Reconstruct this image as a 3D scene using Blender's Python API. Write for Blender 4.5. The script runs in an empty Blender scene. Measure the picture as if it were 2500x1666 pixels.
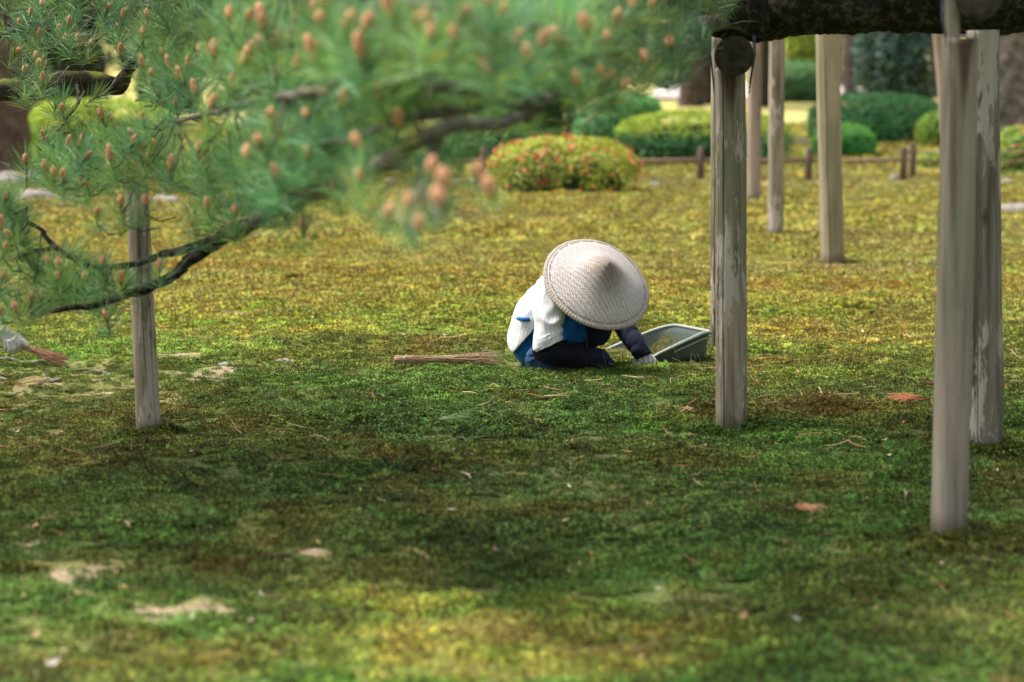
import bpy, bmesh, math, random
import numpy as np
from mathutils import Vector, Matrix, Euler, noise as mnoise

random.seed(7); rng = np.random.default_rng(7)
S = bpy.context.scene
COL = S.collection
# ------------------------------------------------------------------ camera, sky, sun, exposure
EYE = 1.54; FPX = 7292.0; PITCH = math.atan(773 / FPX)
cam_d = bpy.data.cameras.new('camera'); cam = bpy.data.objects.new('camera', cam_d); COL.objects.link(cam)
cam_d.sensor_width = 36; cam_d.lens = FPX * 36 / 2500; cam_d.clip_start = 0.1; cam_d.clip_end = 1000
cam.location = (0, 0, EYE); cam.rotation_euler = (math.pi / 2 - PITCH, 0, 0)
cam_d.dof.use_dof = True; cam_d.dof.focus_distance = 12.7; cam_d.dof.aperture_fstop = 2.6
S.camera = cam
SUN = Vector((-0.46, 0.12, 0.88)).normalized()
w = bpy.data.worlds.new('World'); S.world = w; w.use_nodes = True
wn = w.node_tree.nodes; wn.clear()
sky = wn.new('ShaderNodeTexSky'); sky.sky_type = 'NISHITA'; sky.sun_disc = False
sky.sun_elevation = math.asin(SUN.z); sky.sun_rotation = math.atan2(SUN.x, SUN.y)
sky.air_density = 1.0; sky.dust_density = 4.0; sky.ozone_density = 1.0
bg = wn.new('ShaderNodeBackground'); bg.inputs[1].default_value = 0.15
wo = wn.new('ShaderNodeOutputWorld')
hs = wn.new('ShaderNodeHueSaturation'); hs.inputs['Saturation'].default_value = 0.35
w.node_tree.links.new(sky.outputs[0], hs.inputs['Color']); w.node_tree.links.new(hs.outputs[0], bg.inputs[0]); w.node_tree.links.new(bg.outputs[0], wo.inputs[0])
sl = bpy.data.lights.new('sun', 'SUN'); so = bpy.data.objects.new('sun', sl); COL.objects.link(so)
sl.energy = 2.8; sl.angle = math.radians(9.0); sl.color = (1.0, 0.955, 0.87)
so.rotation_euler = SUN.to_track_quat('Z', 'Y').to_euler()
S.view_settings.view_transform = 'Standard'; S.view_settings.look = 'None'
S.view_settings.exposure = 0.94; S.view_settings.gamma = 1; S.view_settings.use_curve_mapping = False

# ------------------------------------------------------------------ camera geometry helpers
CF = Vector((0, math.cos(PITCH), -math.sin(PITCH))); CU = Vector((0, math.sin(PITCH), math.cos(PITCH))); CX = Vector((1, 0, 0))
def ray(px, py):
    return CF * FPX + CX * (px - 1250) + CU * (833 - py)
def P(px, py, d):
    r = ray(px, py); return Vector((0, 0, EYE)) + r * (d / r.y)
def G0(px, py):
    r = ray(px, py); t = -EYE / r.z; return Vector((r.x * t, r.y * t, 0))

# ------------------------------------------------------------------ numpy noise
def _h(ix, iy, seed):
    n = (ix.astype(np.int64) * 374761393 + iy.astype(np.int64) * 668265263 + seed * 1442695041) & 0x7fffffff
    n = ((n ^ (n >> 13)) * 1274126177) & 0x7fffffff
    return ((n ^ (n >> 16)) & 0xffff) / 65535.0
def vn(x, y, seed=0):
    ix = np.floor(x); iy = np.floor(y); fx = x - ix; fy = y - iy
    fx = fx * fx * (3 - 2 * fx); fy = fy * fy * (3 - 2 * fy)
    a = _h(ix, iy, seed); b = _h(ix + 1, iy, seed); c = _h(ix, iy + 1, seed); d = _h(ix + 1, iy + 1, seed)
    return (a * (1 - fx) + b * fx) * (1 - fy) + (c * (1 - fx) + d * fx) * fy
def fbm(x, y, seed=0, o=4):
    s = 0; a = 0.5; t = 0
    for k in range(o):
        s = s + a * vn(x * 2 ** k + 17.3 * k, y * 2 ** k + 9.1 * k, seed + k); t += a; a *= 0.5
    return s / t
def sm(a, b, x):
    t = np.clip((x - a) / (b - a), 0, 1); return t * t * (3 - 2 * t)

# ground features placed by where they lie (photo pixel -> ground point)
def gell(px, py, rx, ry):
    c = G0(px, py); k = c.y / FPX
    a = G0(px, py - ry); b = G0(px, py + ry)
    return (c.x, (a.y + b.y) / 2, rx * k, abs(a.y - b.y) / 2)
DIPS = [(gell(1150, 1050, 380, 46), -0.085), (gell(1150, 1105, 440, 18), 0.03), (gell(900, 850, 200, 14), 0.02),
        (gell(1850, 1065, 230, 20), -0.02), (gell(700, 680, 350, 14), 0.04), (gell(600, 1130, 300, 22), 0.03), (gell(1500, 1330, 300, 20), -0.03),
        (gell(2000, 700, 350, 12), -0.03), (gell(2330, 1330, 110, 12), 0.02)]
def H(x, y):
    x = np.asarray(x, float); y = np.asarray(y, float)
    far = sm(16, 30, y)
    z = (fbm(x / 1.3, y / 1.3, 3, 3) - 0.5) * 0.06 + (fbm(x / 0.26, y / 0.26, 11, 2) - 0.5) * 0.040 * (1 - far) + (vn(x / 0.09, y / 0.09, 19) - 0.5) * 0.012 * (1 - far)
    for (cx, cy, rx, ry), h in DIPS:
        z = z + h * np.exp(-(((x - cx) / rx) ** 2 + ((y - cy) / ry) ** 2))
    return z
def HZ(x, y): return float(H(x, y))
def G(px, py):
    r = ray(px, py); p = G0(px, py)
    for _ in range(4):
        t = (HZ(p.x, p.y) - EYE) / r.z; p = Vector((r.x * t, r.y * t, HZ(p.x, p.y)))
    return p

# ------------------------------------------------------------------ material helpers
def mat(name):
    m = bpy.data.materials.new(name); m.use_nodes = True; nt = m.node_tree
    return m, nt, nt.nodes['Principled BSDF']
def node(nt, t, **k):
    n = nt.nodes.new(t)
    for a, b in k.items(): setattr(n, a, b)
    return n
def L(nt, a, b): nt.links.new(a, b)
def ramp(nt, fac, stops):
    r = node(nt, 'ShaderNodeValToRGB')
    e = r.color_ramp.elements
    while len(e) < len(stops): e.new(0.5)
    for i, (p, c) in enumerate(stops):
        e[i].position = p; e[i].color = (*c, 1) if len(c) == 3 else c
    L(nt, fac, r.inputs[0]); return r.outputs[0]
def noise_tex(nt, scale, detail=4, coord='Object', stretch=None, rough=0.6):
    tc = node(nt, 'ShaderNodeTexCoord'); o = tc.outputs[coord]
    if stretch:
        mp = node(nt, 'ShaderNodeMapping'); mp.inputs['Scale'].default_value = stretch; L(nt, o, mp.inputs[0]); o = mp.outputs[0]
    n = node(nt, 'ShaderNodeTexNoise'); n.inputs['Scale'].default_value = scale; n.inputs['Detail'].default_value = detail
    n.inputs['Roughness'].default_value = rough; L(nt, o, n.inputs['Vector']); return n.outputs[0]
def bump(nt, b, h, strength=0.5, dist=0.01):
    n = node(nt, 'ShaderNodeBump'); n.inputs['Strength'].default_value = strength; n.inputs['Distance'].default_value = dist
    L(nt, h, n.inputs['Height']); L(nt, n.outputs[0], b.inputs['Normal'])
def mix(nt, fac, a, b, mode='MIX'):
    m = node(nt, 'ShaderNodeMix', data_type='RGBA', blend_type=mode)
    for s, v in ((0, fac), (6, a), (7, b)):
        if hasattr(v, 'is_linked'): L(nt, v, m.inputs[s])
        else: m.inputs[s].default_value = v if s == 0 else (*v, 1)
    return m.outputs[2]
def simple(name, c1, c2, scale=20, rough=0.8, bumpd=0.0, stretch=None, coord='Object', spec=0.3):
    m, nt, b = mat(name)
    n = noise_tex(nt, scale, 5, coord, stretch)
    L(nt, ramp(nt, n, [(0.3, c1), (0.7, c2)]), b.inputs['Base Color']); b.inputs['Roughness'].default_value = rough
    b.inputs['Specular IOR Level'].default_value = spec
    if bumpd: bump(nt, b, n, 0.6, bumpd)
    return m
def leafy(name, attr=True, base=(0.1, 0.2, 0.05), trans=0.35, rough=0.6, spec=0.25, var='shade', tmul=(1.1, 1.15, 0.6)):
    """foliage: colour = instance tint x the piece's own shade attribute; part of the light passes through"""
    m, nt, b = mat(name)
    if attr:
        at = node(nt, 'ShaderNodeAttribute', attribute_type='INSTANCER', attribute_name='tint'); c = at.outputs['Color']
    else:
        at = node(nt, 'ShaderNodeAttribute', attribute_type='GEOMETRY', attribute_name='tint'); c = at.outputs['Color']
    if var:
        a2 = node(nt, 'ShaderNodeAttribute', attribute_type='GEOMETRY', attribute_name=var)
        c = mix(nt, 1.0, c, a2.outputs['Color'], 'MULTIPLY')
    L(nt, c, b.inputs['Base Color']); b.inputs['Roughness'].default_value = rough; b.inputs['Specular IOR Level'].default_value = spec
    t = node(nt, 'ShaderNodeBsdfTranslucent'); L(nt, mix(nt, 1.0, c, tmul, 'MULTIPLY'), t.inputs[0])
    ms = node(nt, 'ShaderNodeMixShader'); ms.inputs[0].default_value = trans
    L(nt, b.outputs[0], ms.inputs[1]); L(nt, t.outputs[0], ms.inputs[2])
    L(nt, ms.outputs[0], nt.nodes['Material Output'].inputs[0]); return m

# ------------------------------------------------------------------ object helpers
def mesh_obj(name, verts, faces, m=None, parent=None, smooth=False, attrs=None, link=True):
    me = bpy.data.meshes.new(name); me.from_pydata([tuple(v) for v in verts], [], [tuple(f) for f in faces]); me.update()
    if m: me.materials.append(m)
    if smooth: me.polygons.foreach_set('use_smooth', [True] * len(me.polygons))
    for k, (typ, dat) in (attrs or {}).items():
        a = me.attributes.new(k, typ, 'POINT')
        dat = np.asarray(dat, np.float32 if typ != 'INT' else np.int32)
        if typ == 'FLOAT_COLOR':
            if dat.shape[1] == 3: dat = np.c_[dat, np.ones(len(dat), np.float32)]
            a.data.foreach_set('color', dat.ravel())
        elif typ == 'FLOAT_VECTOR': a.data.foreach_set('vector', dat.ravel())
        else: a.data.foreach_set('value', dat.ravel())
    o = bpy.data.objects.new(name, me)
    if link: COL.objects.link(o)
    if parent is not None: o.parent = parent; o.matrix_parent_inverse = Matrix.Translation(-Vector(parent.location)) if parent.get('_w') else Matrix()
    return o
def thing(name, label, cat, loc=(0, 0, 0), group=None):
    """an Empty at the thing's base; children are modelled in world metres and keep their place"""
    o = bpy.data.objects.new(name, None); COL.objects.link(o); o.location = loc; o.empty_display_size = 0.1
    tag(o, label, cat, group); o['_w'] = 1
    return o
def tag(o, label=None, cat=None, group=None, kind=None):
    if label: o['label'] = label
    if cat: o['category'] = cat
    if group: o['group'] = group
    if kind: o['kind'] = kind
    return o
class MB:
    def __init__(s): s.v = []; s.f = []; s.a = []
    def tube(s, pts, radii, n=8, cap=True, tint=None, flat=None):
        pts = [Vector(p) for p in pts]; b0 = len(s.v); up = Vector((0, 0, 1))
        prevx = None
        for i, p in enumerate(pts):
            t = (pts[min(i + 1, len(pts) - 1)] - pts[max(i - 1, 0)])
            if t.length < 1e-9: t = Vector((0, 0, 1))
            t.normalize()
            if prevx is None:
                x = t.cross(up)
                if x.length < 0.05: x = t.cross(Vector((0, 1, 0)))
            else: x = prevx - t * prevx.dot(t)
            x.normalize(); prevx = x; y = t.cross(x)
            for k in range(n):
                a = 2 * math.pi * k / n
                s.v.append(p + (x * math.cos(a) + y * math.sin(a)) * radii[i])
        for i in range(len(pts) - 1):
            for k in range(n):
                a = b0 + i * n + k; b = b0 + i * n + (k + 1) % n
                s.f.append((a, b, b + n, a + n))
        if cap:
            s.f.append(tuple(b0 + k for k in range(n))[::-1]); e = b0 + (len(pts) - 1) * n
            s.f.append(tuple(e + k for k in range(n)))
        if tint is not None: s.a += [tint] * (len(s.v) - b0)
        return s
    def box(s, c, d, rot=None):
        b0 = len(s.v); c = Vector(c)
        for z in (-1, 1):
            for x, y in ((-1, -1), (1, -1), (1, 1), (-1, 1)):
                p = Vector((x * d[0] / 2, y * d[1] / 2, z * d[2] / 2))
                if rot: p = rot @ p
                s.v.append(c + p)
        for f in ((3, 2, 1, 0), (4, 5, 6, 7), (0, 1, 5, 4), (1, 2, 6, 5), (2, 3, 7, 6), (3, 0, 4, 7)): s.f.append(tuple(b0 + i for i in f))
        return s
    def build(s, name, m, parent=None, smooth=True, link=True):
        at = {'tint': ('FLOAT_COLOR', s.a)} if s.a and len(s.a) == len(s.v) else None
        return mesh_obj(name, s.v, s.f, m, parent, smooth, at, link)

def gn_instancer(name, pts, rot, scl, tint, idx, protos, parent=None):
    o = mesh_obj(name, pts, [], None, parent, False, {'rot': ('FLOAT_VECTOR', rot), 'scl': ('FLOAT', scl), 'tint': ('FLOAT_COLOR', tint), 'idx': ('INT', idx)})
    ng = bpy.data.node_groups.new(name + '_nodes', 'GeometryNodeTree')
    ng.interface.new_socket('Geometry', in_out='INPUT', socket_type='NodeSocketGeometry')
    ng.interface.new_socket('Geometry', in_out='OUTPUT', socket_type='NodeSocketGeometry')
    N = ng.nodes; gi = N.new('NodeGroupInput'); go = N.new('NodeGroupOutput')
    iop = N.new('GeometryNodeInstanceOnPoints'); jn = N.new('GeometryNodeJoinGeometry')
    for p in reversed(protos):
        oi = N.new('GeometryNodeObjectInfo'); oi.inputs['Object'].default_value = p; oi.inputs['As Instance'].default_value = True
        ng.links.new(oi.outputs['Geometry'], jn.inputs[0])
    def att(n, t):
        a = N.new('GeometryNodeInputNamedAttribute'); a.data_type = t; a.inputs['Name'].default_value = n; return a.outputs['Attribute']
    ng.links.new(gi.outputs[0], iop.inputs['Points']); ng.links.new(jn.outputs[0], iop.inputs['Instance'])
    iop.inputs['Pick Instance'].default_value = True
    ng.links.new(att('idx', 'INT'), iop.inputs['Instance Index'])
    e2r = N.new('FunctionNodeEulerToRotation'); ng.links.new(att('rot', 'FLOAT_VECTOR'), e2r.inputs[0]); ng.links.new(e2r.outputs[0], iop.inputs['Rotation'])
    ng.links.new(att('scl', 'FLOAT'), iop.inputs['Scale'])
    ng.links.new(iop.outputs[0], go.inputs[0])
    md = o.modifiers.new('instances', 'NODES'); md.node_group = ng
    return o

# ------------------------------------------------------------------ the ground and its colours
YG = np.array((0.42, 0.36, 0.08)); GRN = np.array((0.125, 0.20, 0.045)); DKG = np.array((0.075, 0.115, 0.035)); OLV = np.array((0.19, 0.185, 0.045))
BRN = np.array((0.20, 0.115, 0.03)); OCH = np.array((0.34, 0.26, 0.06)); SAND = np.array((0.36, 0.275, 0.195)); LIM = np.array((0.32, 0.36, 0.06))
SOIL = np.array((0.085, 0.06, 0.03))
ZONES = [ # (ellipse from photo, colour, weight)
    (gell(700, 662, 480, 20), np.array((.25, .16, .04)), 0.85), (gell(1900, 695, 420, 13), np.array((.26, .17, .04)), 0.8), (gell(1650, 560, 300, 10), OCH * .8, .6), (gell(300, 560, 350, 22), OCH, 0.6), (gell(1750, 460, 900, 26), YG * 1.15, 0.7),
    (gell(1500, 600, 500, 35), OLV * 1.25, 0.55), (gell(500, 745, 420, 28), LIM * 0.95, 0.7), (gell(1750, 740, 350, 28), LIM * 0.95, 0.55), (gell(900, 850, 200, 28), OLV * 0.7, 0.6),
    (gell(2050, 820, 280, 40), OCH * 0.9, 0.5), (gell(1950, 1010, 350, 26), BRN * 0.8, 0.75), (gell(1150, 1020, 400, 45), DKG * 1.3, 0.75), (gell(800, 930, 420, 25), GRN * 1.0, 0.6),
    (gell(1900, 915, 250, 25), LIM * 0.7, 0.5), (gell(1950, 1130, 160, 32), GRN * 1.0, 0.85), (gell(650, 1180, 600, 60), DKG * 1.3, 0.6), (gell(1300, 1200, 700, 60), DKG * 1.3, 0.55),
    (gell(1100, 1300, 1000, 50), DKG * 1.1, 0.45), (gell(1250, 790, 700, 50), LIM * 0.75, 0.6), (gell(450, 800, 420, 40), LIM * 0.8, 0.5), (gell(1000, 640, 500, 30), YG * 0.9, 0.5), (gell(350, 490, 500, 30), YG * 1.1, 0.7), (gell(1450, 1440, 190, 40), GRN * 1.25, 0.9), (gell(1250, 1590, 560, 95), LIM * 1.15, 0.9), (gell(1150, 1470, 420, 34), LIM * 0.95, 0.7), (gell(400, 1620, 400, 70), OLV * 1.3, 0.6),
    (gell(2300, 1480, 400, 130), OLV * 0.75, 0.7), (gell(600, 1400, 160, 30), BRN * 0.7, 0.7), (gell(120, 1600, 300, 80), BRN * 0.8, 0.4), (gell(330, 1310, 100, 24), GRN * 1.2, 0.8),
    (gell(2450, 1160, 200, 60), DKG * 0.9, 0.7), (gell(2400, 1320, 200, 40), BRN * 0.7, 0.5), (gell(2250, 440, 350, 14), YG * 1.1, 0.6)]
BARE = [(gell(150, 945, 300, 75), 0.62, 1), (gell(480, 905, 190, 16), 0.8, 0), (gell(520, 925, 120, 9), 1, 0), (gell(450, 870, 130, 16), 0.7, 0), (gell(60, 1010, 220, 45), 0.55, 0),
        (gell(775, 1348, 62, 18), 1.15, 0), (gell(400, 1505, 230, 40), 1.15, 0), (gell(200, 1410, 200, 60), 0.98, 0), (gell(70, 1330, 150, 40), .8, 0), (gell(180, 1530, 120, 40), 0.6, 0), (gell(1190, 820, 60, 6), 1.1, 0),
        (gell(1690, 1050, 80, 10), 0.8, 0), (gell(2450, 520, 100, 14), 0.9, 0), (gell(420, 1480, 300, 70), 0.45, 0), (gell(560, 905, 360, 40), 0.35, 0), (gell(1340, 895, 40, 8), .3, 0)]
def bare(x, y):
    b = np.zeros_like(x)
    n = fbm(x / 0.16, y / 0.25, 51, 4)
    for (cx, cy, rx, ry), wt, _ in BARE:
        b = np.maximum(b, wt * np.exp(-(((x - cx) / rx) ** 2 + ((y - cy) / ry) ** 2) ** 1.3))
    return np.clip((b + (n - 0.5) * 1.9 - 0.33) * 1.15, 0, 1) * (b > 0.04)
def moss_col(x, y):
    n1 = fbm(x / 1.5, y / 1.3, 21, 3); n2 = fbm(x / 0.35, y / 0.55, 31); n3 = fbm(x / 0.12, y / 0.2, 41, 3)
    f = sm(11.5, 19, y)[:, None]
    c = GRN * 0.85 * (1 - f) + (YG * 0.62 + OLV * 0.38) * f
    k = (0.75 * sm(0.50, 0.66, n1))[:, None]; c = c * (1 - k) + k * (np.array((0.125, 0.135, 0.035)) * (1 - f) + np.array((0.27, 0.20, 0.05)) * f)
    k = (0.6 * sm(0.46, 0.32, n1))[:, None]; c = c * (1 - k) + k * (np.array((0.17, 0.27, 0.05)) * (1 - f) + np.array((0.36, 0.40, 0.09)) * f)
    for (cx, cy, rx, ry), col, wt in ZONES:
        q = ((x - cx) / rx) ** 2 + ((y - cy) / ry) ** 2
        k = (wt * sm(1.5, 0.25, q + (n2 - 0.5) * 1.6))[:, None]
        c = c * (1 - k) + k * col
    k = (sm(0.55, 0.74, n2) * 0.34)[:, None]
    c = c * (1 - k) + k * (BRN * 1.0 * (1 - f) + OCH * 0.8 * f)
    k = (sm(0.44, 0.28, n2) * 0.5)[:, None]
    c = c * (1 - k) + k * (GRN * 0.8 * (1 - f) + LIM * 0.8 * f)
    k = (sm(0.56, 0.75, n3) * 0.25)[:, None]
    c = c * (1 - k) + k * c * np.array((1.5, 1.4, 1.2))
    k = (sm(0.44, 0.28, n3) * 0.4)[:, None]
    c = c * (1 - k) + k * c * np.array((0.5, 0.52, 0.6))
    g = (1 + 0.36 * sm(11.9, 14.5, y) + 0.30 * sm(8.4, 7.4, y))[:, None]  # sunlit far and near bands brightened in the moss colour itself
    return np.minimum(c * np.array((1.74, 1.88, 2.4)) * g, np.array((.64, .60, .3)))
def build_ground():
    ys = np.r_[np.linspace(-40, 5.5, 14), np.arange(5.6, 16, 0.045), np.arange(16, 32, 0.12), 32 + np.geomspace(0.2, 260, 60)]
    xs = np.r_[-np.geomspace(4.2, 260, 40)[::-1], np.arange(-4.1, 4.1, 0.045), np.geomspace(4.2, 260, 40)]
    X, Y = np.meshgrid(xs, ys); x = X.ravel(); y = Y.ravel()
    z = H(x, y) + (fbm(x / 0.03, y / 0.03, 77, 1) - 0.5) * 0.006
    b = bare(x, y)[:, None]
    sand = SAND * (0.65 + 0.7 * fbm(x / 0.05, y / 0.05, 61, 3))[:, None]
    b2 = sm(0.25, 0.80, b + 0.9 * (fbm(x / 0.08, y / 0.12, 63, 3)[:, None] - .5)); thin = np.array((0.30, 0.30, 0.085)) * (0.45 + 0.9 * fbm(x / 0.07, y / 0.1, 65, 3))[:, None]
    c = (moss_col(x, y) * (0.32 + .35 * sm(24, 34, y))[:, None] + SOIL * 0.5) * (1 - b) + b * (sand * b2 + thin * (1 - b2))  # ground moss colour darkened to stand in for self-shadow between tufts
    nx = len(xs); i = np.arange(len(ys) - 1)[:, None] * nx + np.arange(nx - 1)[None]
    i = i.ravel(); f = np.c_[i, i + 1, i + nx + 1, i + nx]
    m, nt, bs = mat('moss_ground')
    a = node(nt, 'ShaderNodeAttribute', attribute_name='tint')
    n = noise_tex(nt, 60, 6, 'Object'); n2 = noise_tex(nt, 9, 4, 'Object')
    c2 = mix(nt, 1.0, a.outputs['Color'], ramp(nt, n, [(0.3, (0.45, 0.45, 0.45)), (0.7, (1.45, 1.4, 1.3))]), 'MULTIPLY')
    L(nt, c2, bs.inputs['Base Color']); bs.inputs['Roughness'].default_value = 0.95; bs.inputs['Specular IOR Level'].default_value = 0.1
    bump(nt, bs, n, 0.8, 0.012)
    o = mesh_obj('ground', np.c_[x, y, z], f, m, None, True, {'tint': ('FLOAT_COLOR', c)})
    tag(o, kind='structure')
build_ground()

# moss stems -----------------------------------------------------------------------------------
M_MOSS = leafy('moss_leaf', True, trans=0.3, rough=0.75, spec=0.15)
def moss_proto(seed, R=0.05, n=58, h=0.013, dark=0.22):
    r = random.Random(seed); v = []; f = []; sh = []
    for i in range(n):
        a = r.uniform(0, 6.283); q = R * math.sqrt(r.random()); x = q * math.cos(a); y = q * math.sin(a)
        t = r.random(); hh = h * r.uniform(0.5, 1.2) * (1 - 0.45 * (q / R) ** 2)
        if t < dark: col = Vector((0.36, 0.27, 0.26)) * r.uniform(0.5, 1.0); hh *= 1.35
        elif t < 0.55: col = Vector((1.4, 1.33, 1.2)) * r.uniform(0.85, 1.2)
        else: col = Vector((0.9, 0.98, 0.9)) * r.uniform(0.6, 1.15)
        lean = Vector((r.gauss(0, 0.25), r.gauss(0, 0.25), 1)).normalized(); base = Vector((x, y, -0.004)); top = base + lean * hh
        b = len(v); aa = r.uniform(0, 3.14); d = Vector((math.cos(aa), math.sin(aa), 0)) * 0.0009
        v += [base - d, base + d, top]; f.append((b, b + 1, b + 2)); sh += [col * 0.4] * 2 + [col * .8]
        for zz, ll, el in ((0.6, 0.0085, 0.25), (1.0, 0.0075, 0.8)):
            c0 = base + lean * hh * zz; a0 = r.uniform(0, 6.28)
            for k in range(6):
                an = a0 + 1.047 * k + r.uniform(-.3, .3); e = el + r.uniform(-.3, .3)
                dv = Vector((math.cos(an) * math.cos(e), math.sin(an) * math.cos(e), math.sin(e))) * ll * r.uniform(.7, 1.2)
                sd = Vector((-math.sin(an), math.cos(an), 0)) * 0.0017
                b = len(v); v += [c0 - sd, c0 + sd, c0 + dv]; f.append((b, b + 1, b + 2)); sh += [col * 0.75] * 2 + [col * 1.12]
    return mesh_obj('moss_tuft', v, f, M_MOSS, None, False, {'shade': ('FLOAT_COLOR', [tuple(c) for c in sh])}, link=False)
def build_moss():
    protos = [moss_proto(100 + i, h=0.011 + 0.003 * (i % 3), dark=(0.24, 0.34, 0.42)[i % 3]) for i in range(6)]
    P_, R_, S_, T_, I_ = [], [], [], [], []
    for y0, y1, dens, sc in ((6.2, 9.6, 560, 1.15), (9.6, 15.5, 900, 0.95), (15.5, 21, 420, 1.35), (21, 30, 170, 1.9), (30, 46, 30, 3.0)):
        wd = lambda yy: 0.178 * yy + 0.5
        area = 2 * wd(y1) * (y1 - y0); n = int(area * dens)
        y = rng.uniform(y0, y1, n); x = rng.uniform(-wd(y1), wd(y1), n)
        k = np.abs(x) < wd(y); x = x[k]; y = y[k]
        b = bare(x, y); t = fbm(x / 0.3, y / 0.45, 91, 3)
        keep = rng.random(len(x)) > b * 0.92
        keep &= rng.random(len(x)) < 0.62 + 1.3 * sm(0.32, 0.5, t)
        x = x[keep]; y = y[keep]; b = b[keep]; t = t[keep]
        foot = np.exp(-(((x - .17) / .30) ** 4 + ((y - 13.22) / .22) ** 4))
        thin = np.clip(1 - 0.55 * np.exp(-(((x - BARE[0][0][0]) / (BARE[0][0][2] * 1.15)) ** 2 + ((y - BARE[0][0][1]) / (BARE[0][0][3] * 1.0)) ** 2)), 0.4, 1)
        s = sc * rng.uniform(0.6, 1.3, len(x)) * (0.60 + 0.85 * t) * (1 - 0.4 * b) * thin * (1 - .6 * foot)
        c = moss_col(x, y) * (1 + (0.5 if y0 == 9.6 else .18) * rng.uniform(-1, 1, len(x)))[:, None]
        c[:, 0] *= rng.uniform(0.82, 1.2, len(x))
        P_.append(np.c_[x, y, H(x, y)]); S_.append(s); T_.append(c)
        R_.append(np.c_[rng.normal(0, .12, len(x)), rng.normal(0, .12, len(x)), rng.uniform(0, 6.28, len(x))])
        I_.append(rng.integers(0, 6, len(x)))
    for (px, py, w_) in ((1786, 1048, 78), (2316, 1309, 92), (2406, 1106, 90), (363, 1061, 59), (2033, 641, 58), (1893, 579, 40)):
        g = G0(px, py); R0 = w_ / 2 * g.y / FPX; n = 260; a = rng.uniform(0, 6.28, n); q = R0 + 0.005 + np.abs(rng.normal(0, .035, n)); x = g.x + q * np.cos(a); y = g.y + q * np.sin(a)
        P_.append(np.c_[x, y, H(x, y) + .004 + .012 * np.exp(-(q - R0) / .02)]); S_.append(rng.uniform(.5, 1.1, n)); T_.append(moss_col(x, y) * rng.uniform(.5, 1.1, n)[:, None]); R_.append(np.c_[rng.normal(0, .3, n), rng.normal(0, .3, n), a]); I_.append(rng.integers(0, 6, n))
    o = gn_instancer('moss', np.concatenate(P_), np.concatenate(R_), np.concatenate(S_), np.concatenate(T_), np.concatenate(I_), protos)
    tag(o, 'carpet of green, yellow and brown haircap moss covering the ground', 'moss', kind='stuff')
build_moss()

# ------------------------------------------------------------------ wood, bark
def wood_mat(name, c_light, c_mid, c_dark, green=0.3, streak=1.0, patch=0.5, stain=None, knots=0.0):
    m, nt, b = mat(name)
    fine = noise_tex(nt, 28, 6, 'Object', (1, 1, 0.045)); mid = noise_tex(nt, 9, 4, 'Object', (1, 1, 0.12)); big = noise_tex(nt, 3.2, 3, 'Object', (1.0, 1.0, 0.45))
    c = ramp(nt, fine, [(0.34, c_dark), (0.47, c_mid), (0.64, c_light)])
    g = ramp(nt, big, [(0.42, (0, 0, 0)), (0.62, (green, green, green))])
    c = mix(nt, g, c, (0.13, 0.14, 0.07))
    pt = noise_tex(nt, 7, 5, 'Object', (1, 1, 0.22), 0.75)
    pf = ramp(nt, pt, [(0.55, (0, 0, 0)), (0.58, (patch, patch, patch))])
    c = mix(nt, pf, c, (0.50, 0.43, 0.37))
    d = ramp(nt, mid, [(0.30, (0.55, 0.52, 0.5)), (0.5, (1, 1, 1))]); c = mix(nt, 1.0, c, d, 'MULTIPLY')
    if stain:   # rust run down from the iron tie above
        sx, sw, z0, z1 = stain; tc = node(nt, 'ShaderNodeTexCoord'); sp = node(nt, 'ShaderNodeSeparateXYZ'); L(nt, tc.outputs['Object'], sp.inputs[0])
        def mth(op, a, b2):
            n = node(nt, 'ShaderNodeMath', operation=op)
            for i, q in enumerate((a, b2)):
                if isinstance(q, (int, float)): n.inputs[i].default_value = q
                else: L(nt, q, n.inputs[i])
            return n.outputs[0]
        dx = mth('DIVIDE', mth('ABSOLUTE', mth('SUBTRACT', sp.outputs[0], sx), 0), sw); dz = mth('DIVIDE', mth('SUBTRACT', z1, sp.outputs[2]), z1 - z0)
        q = mth('ADD', mth('ADD', dx, dz), mth('MULTIPLY', mth('SUBTRACT', mid, 0.5), 1.6))
        c = mix(nt, ramp(nt, q, [(0.45, (0.85, 0.85, 0.85)), (1.25, (0, 0, 0))]), c, (0.05, 0.024, 0.012))
    # knots, and the damp, mossy foot
    tk = node(nt, 'ShaderNodeTexCoord'); mk = node(nt, 'ShaderNodeMapping'); mk.inputs['Scale'].default_value = (9, 9, 3.2); L(nt, tk.outputs['Object'], mk.inputs[0])
    vk = node(nt, 'ShaderNodeTexVoronoi'); vk.inputs['Scale'].default_value = 1.0; L(nt, mk.outputs[0], vk.inputs['Vector'])
    c = mix(nt, ramp(nt, vk.outputs['Distance'], [(0.05, (knots, knots, knots)), (0.13, (0, 0, 0))]), c, (0.05, 0.036, 0.026))
    sk = node(nt, 'ShaderNodeSeparateXYZ'); L(nt, tk.outputs['Object'], sk.inputs[0]); ak = node(nt, 'ShaderNodeMath', operation='MULTIPLY_ADD'); L(nt, big, ak.inputs[0]); ak.inputs[1].default_value = -0.05; L(nt, sk.outputs[2], ak.inputs[2])
    c = mix(nt, ramp(nt, ak.outputs[0], [(-0.0, (.7, .7, .7)), (0.05, (0, 0, 0))]), c, (0.09, 0.085, 0.045))
    L(nt, c, b.inputs['Base Color']); b.inputs['Roughness'].default_value = 0.85; b.inputs['Specular IOR Level'].default_value = 0.2
    bump(nt, b, fine, 0.5, 0.006); return m
M_WOOD = wood_mat('weathered_wood', (0.41, 0.34, 0.26), (0.235, 0.193, 0.142), (0.075, 0.058, 0.040), 0.55, 1, 0.8, None, 0.6)
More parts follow.
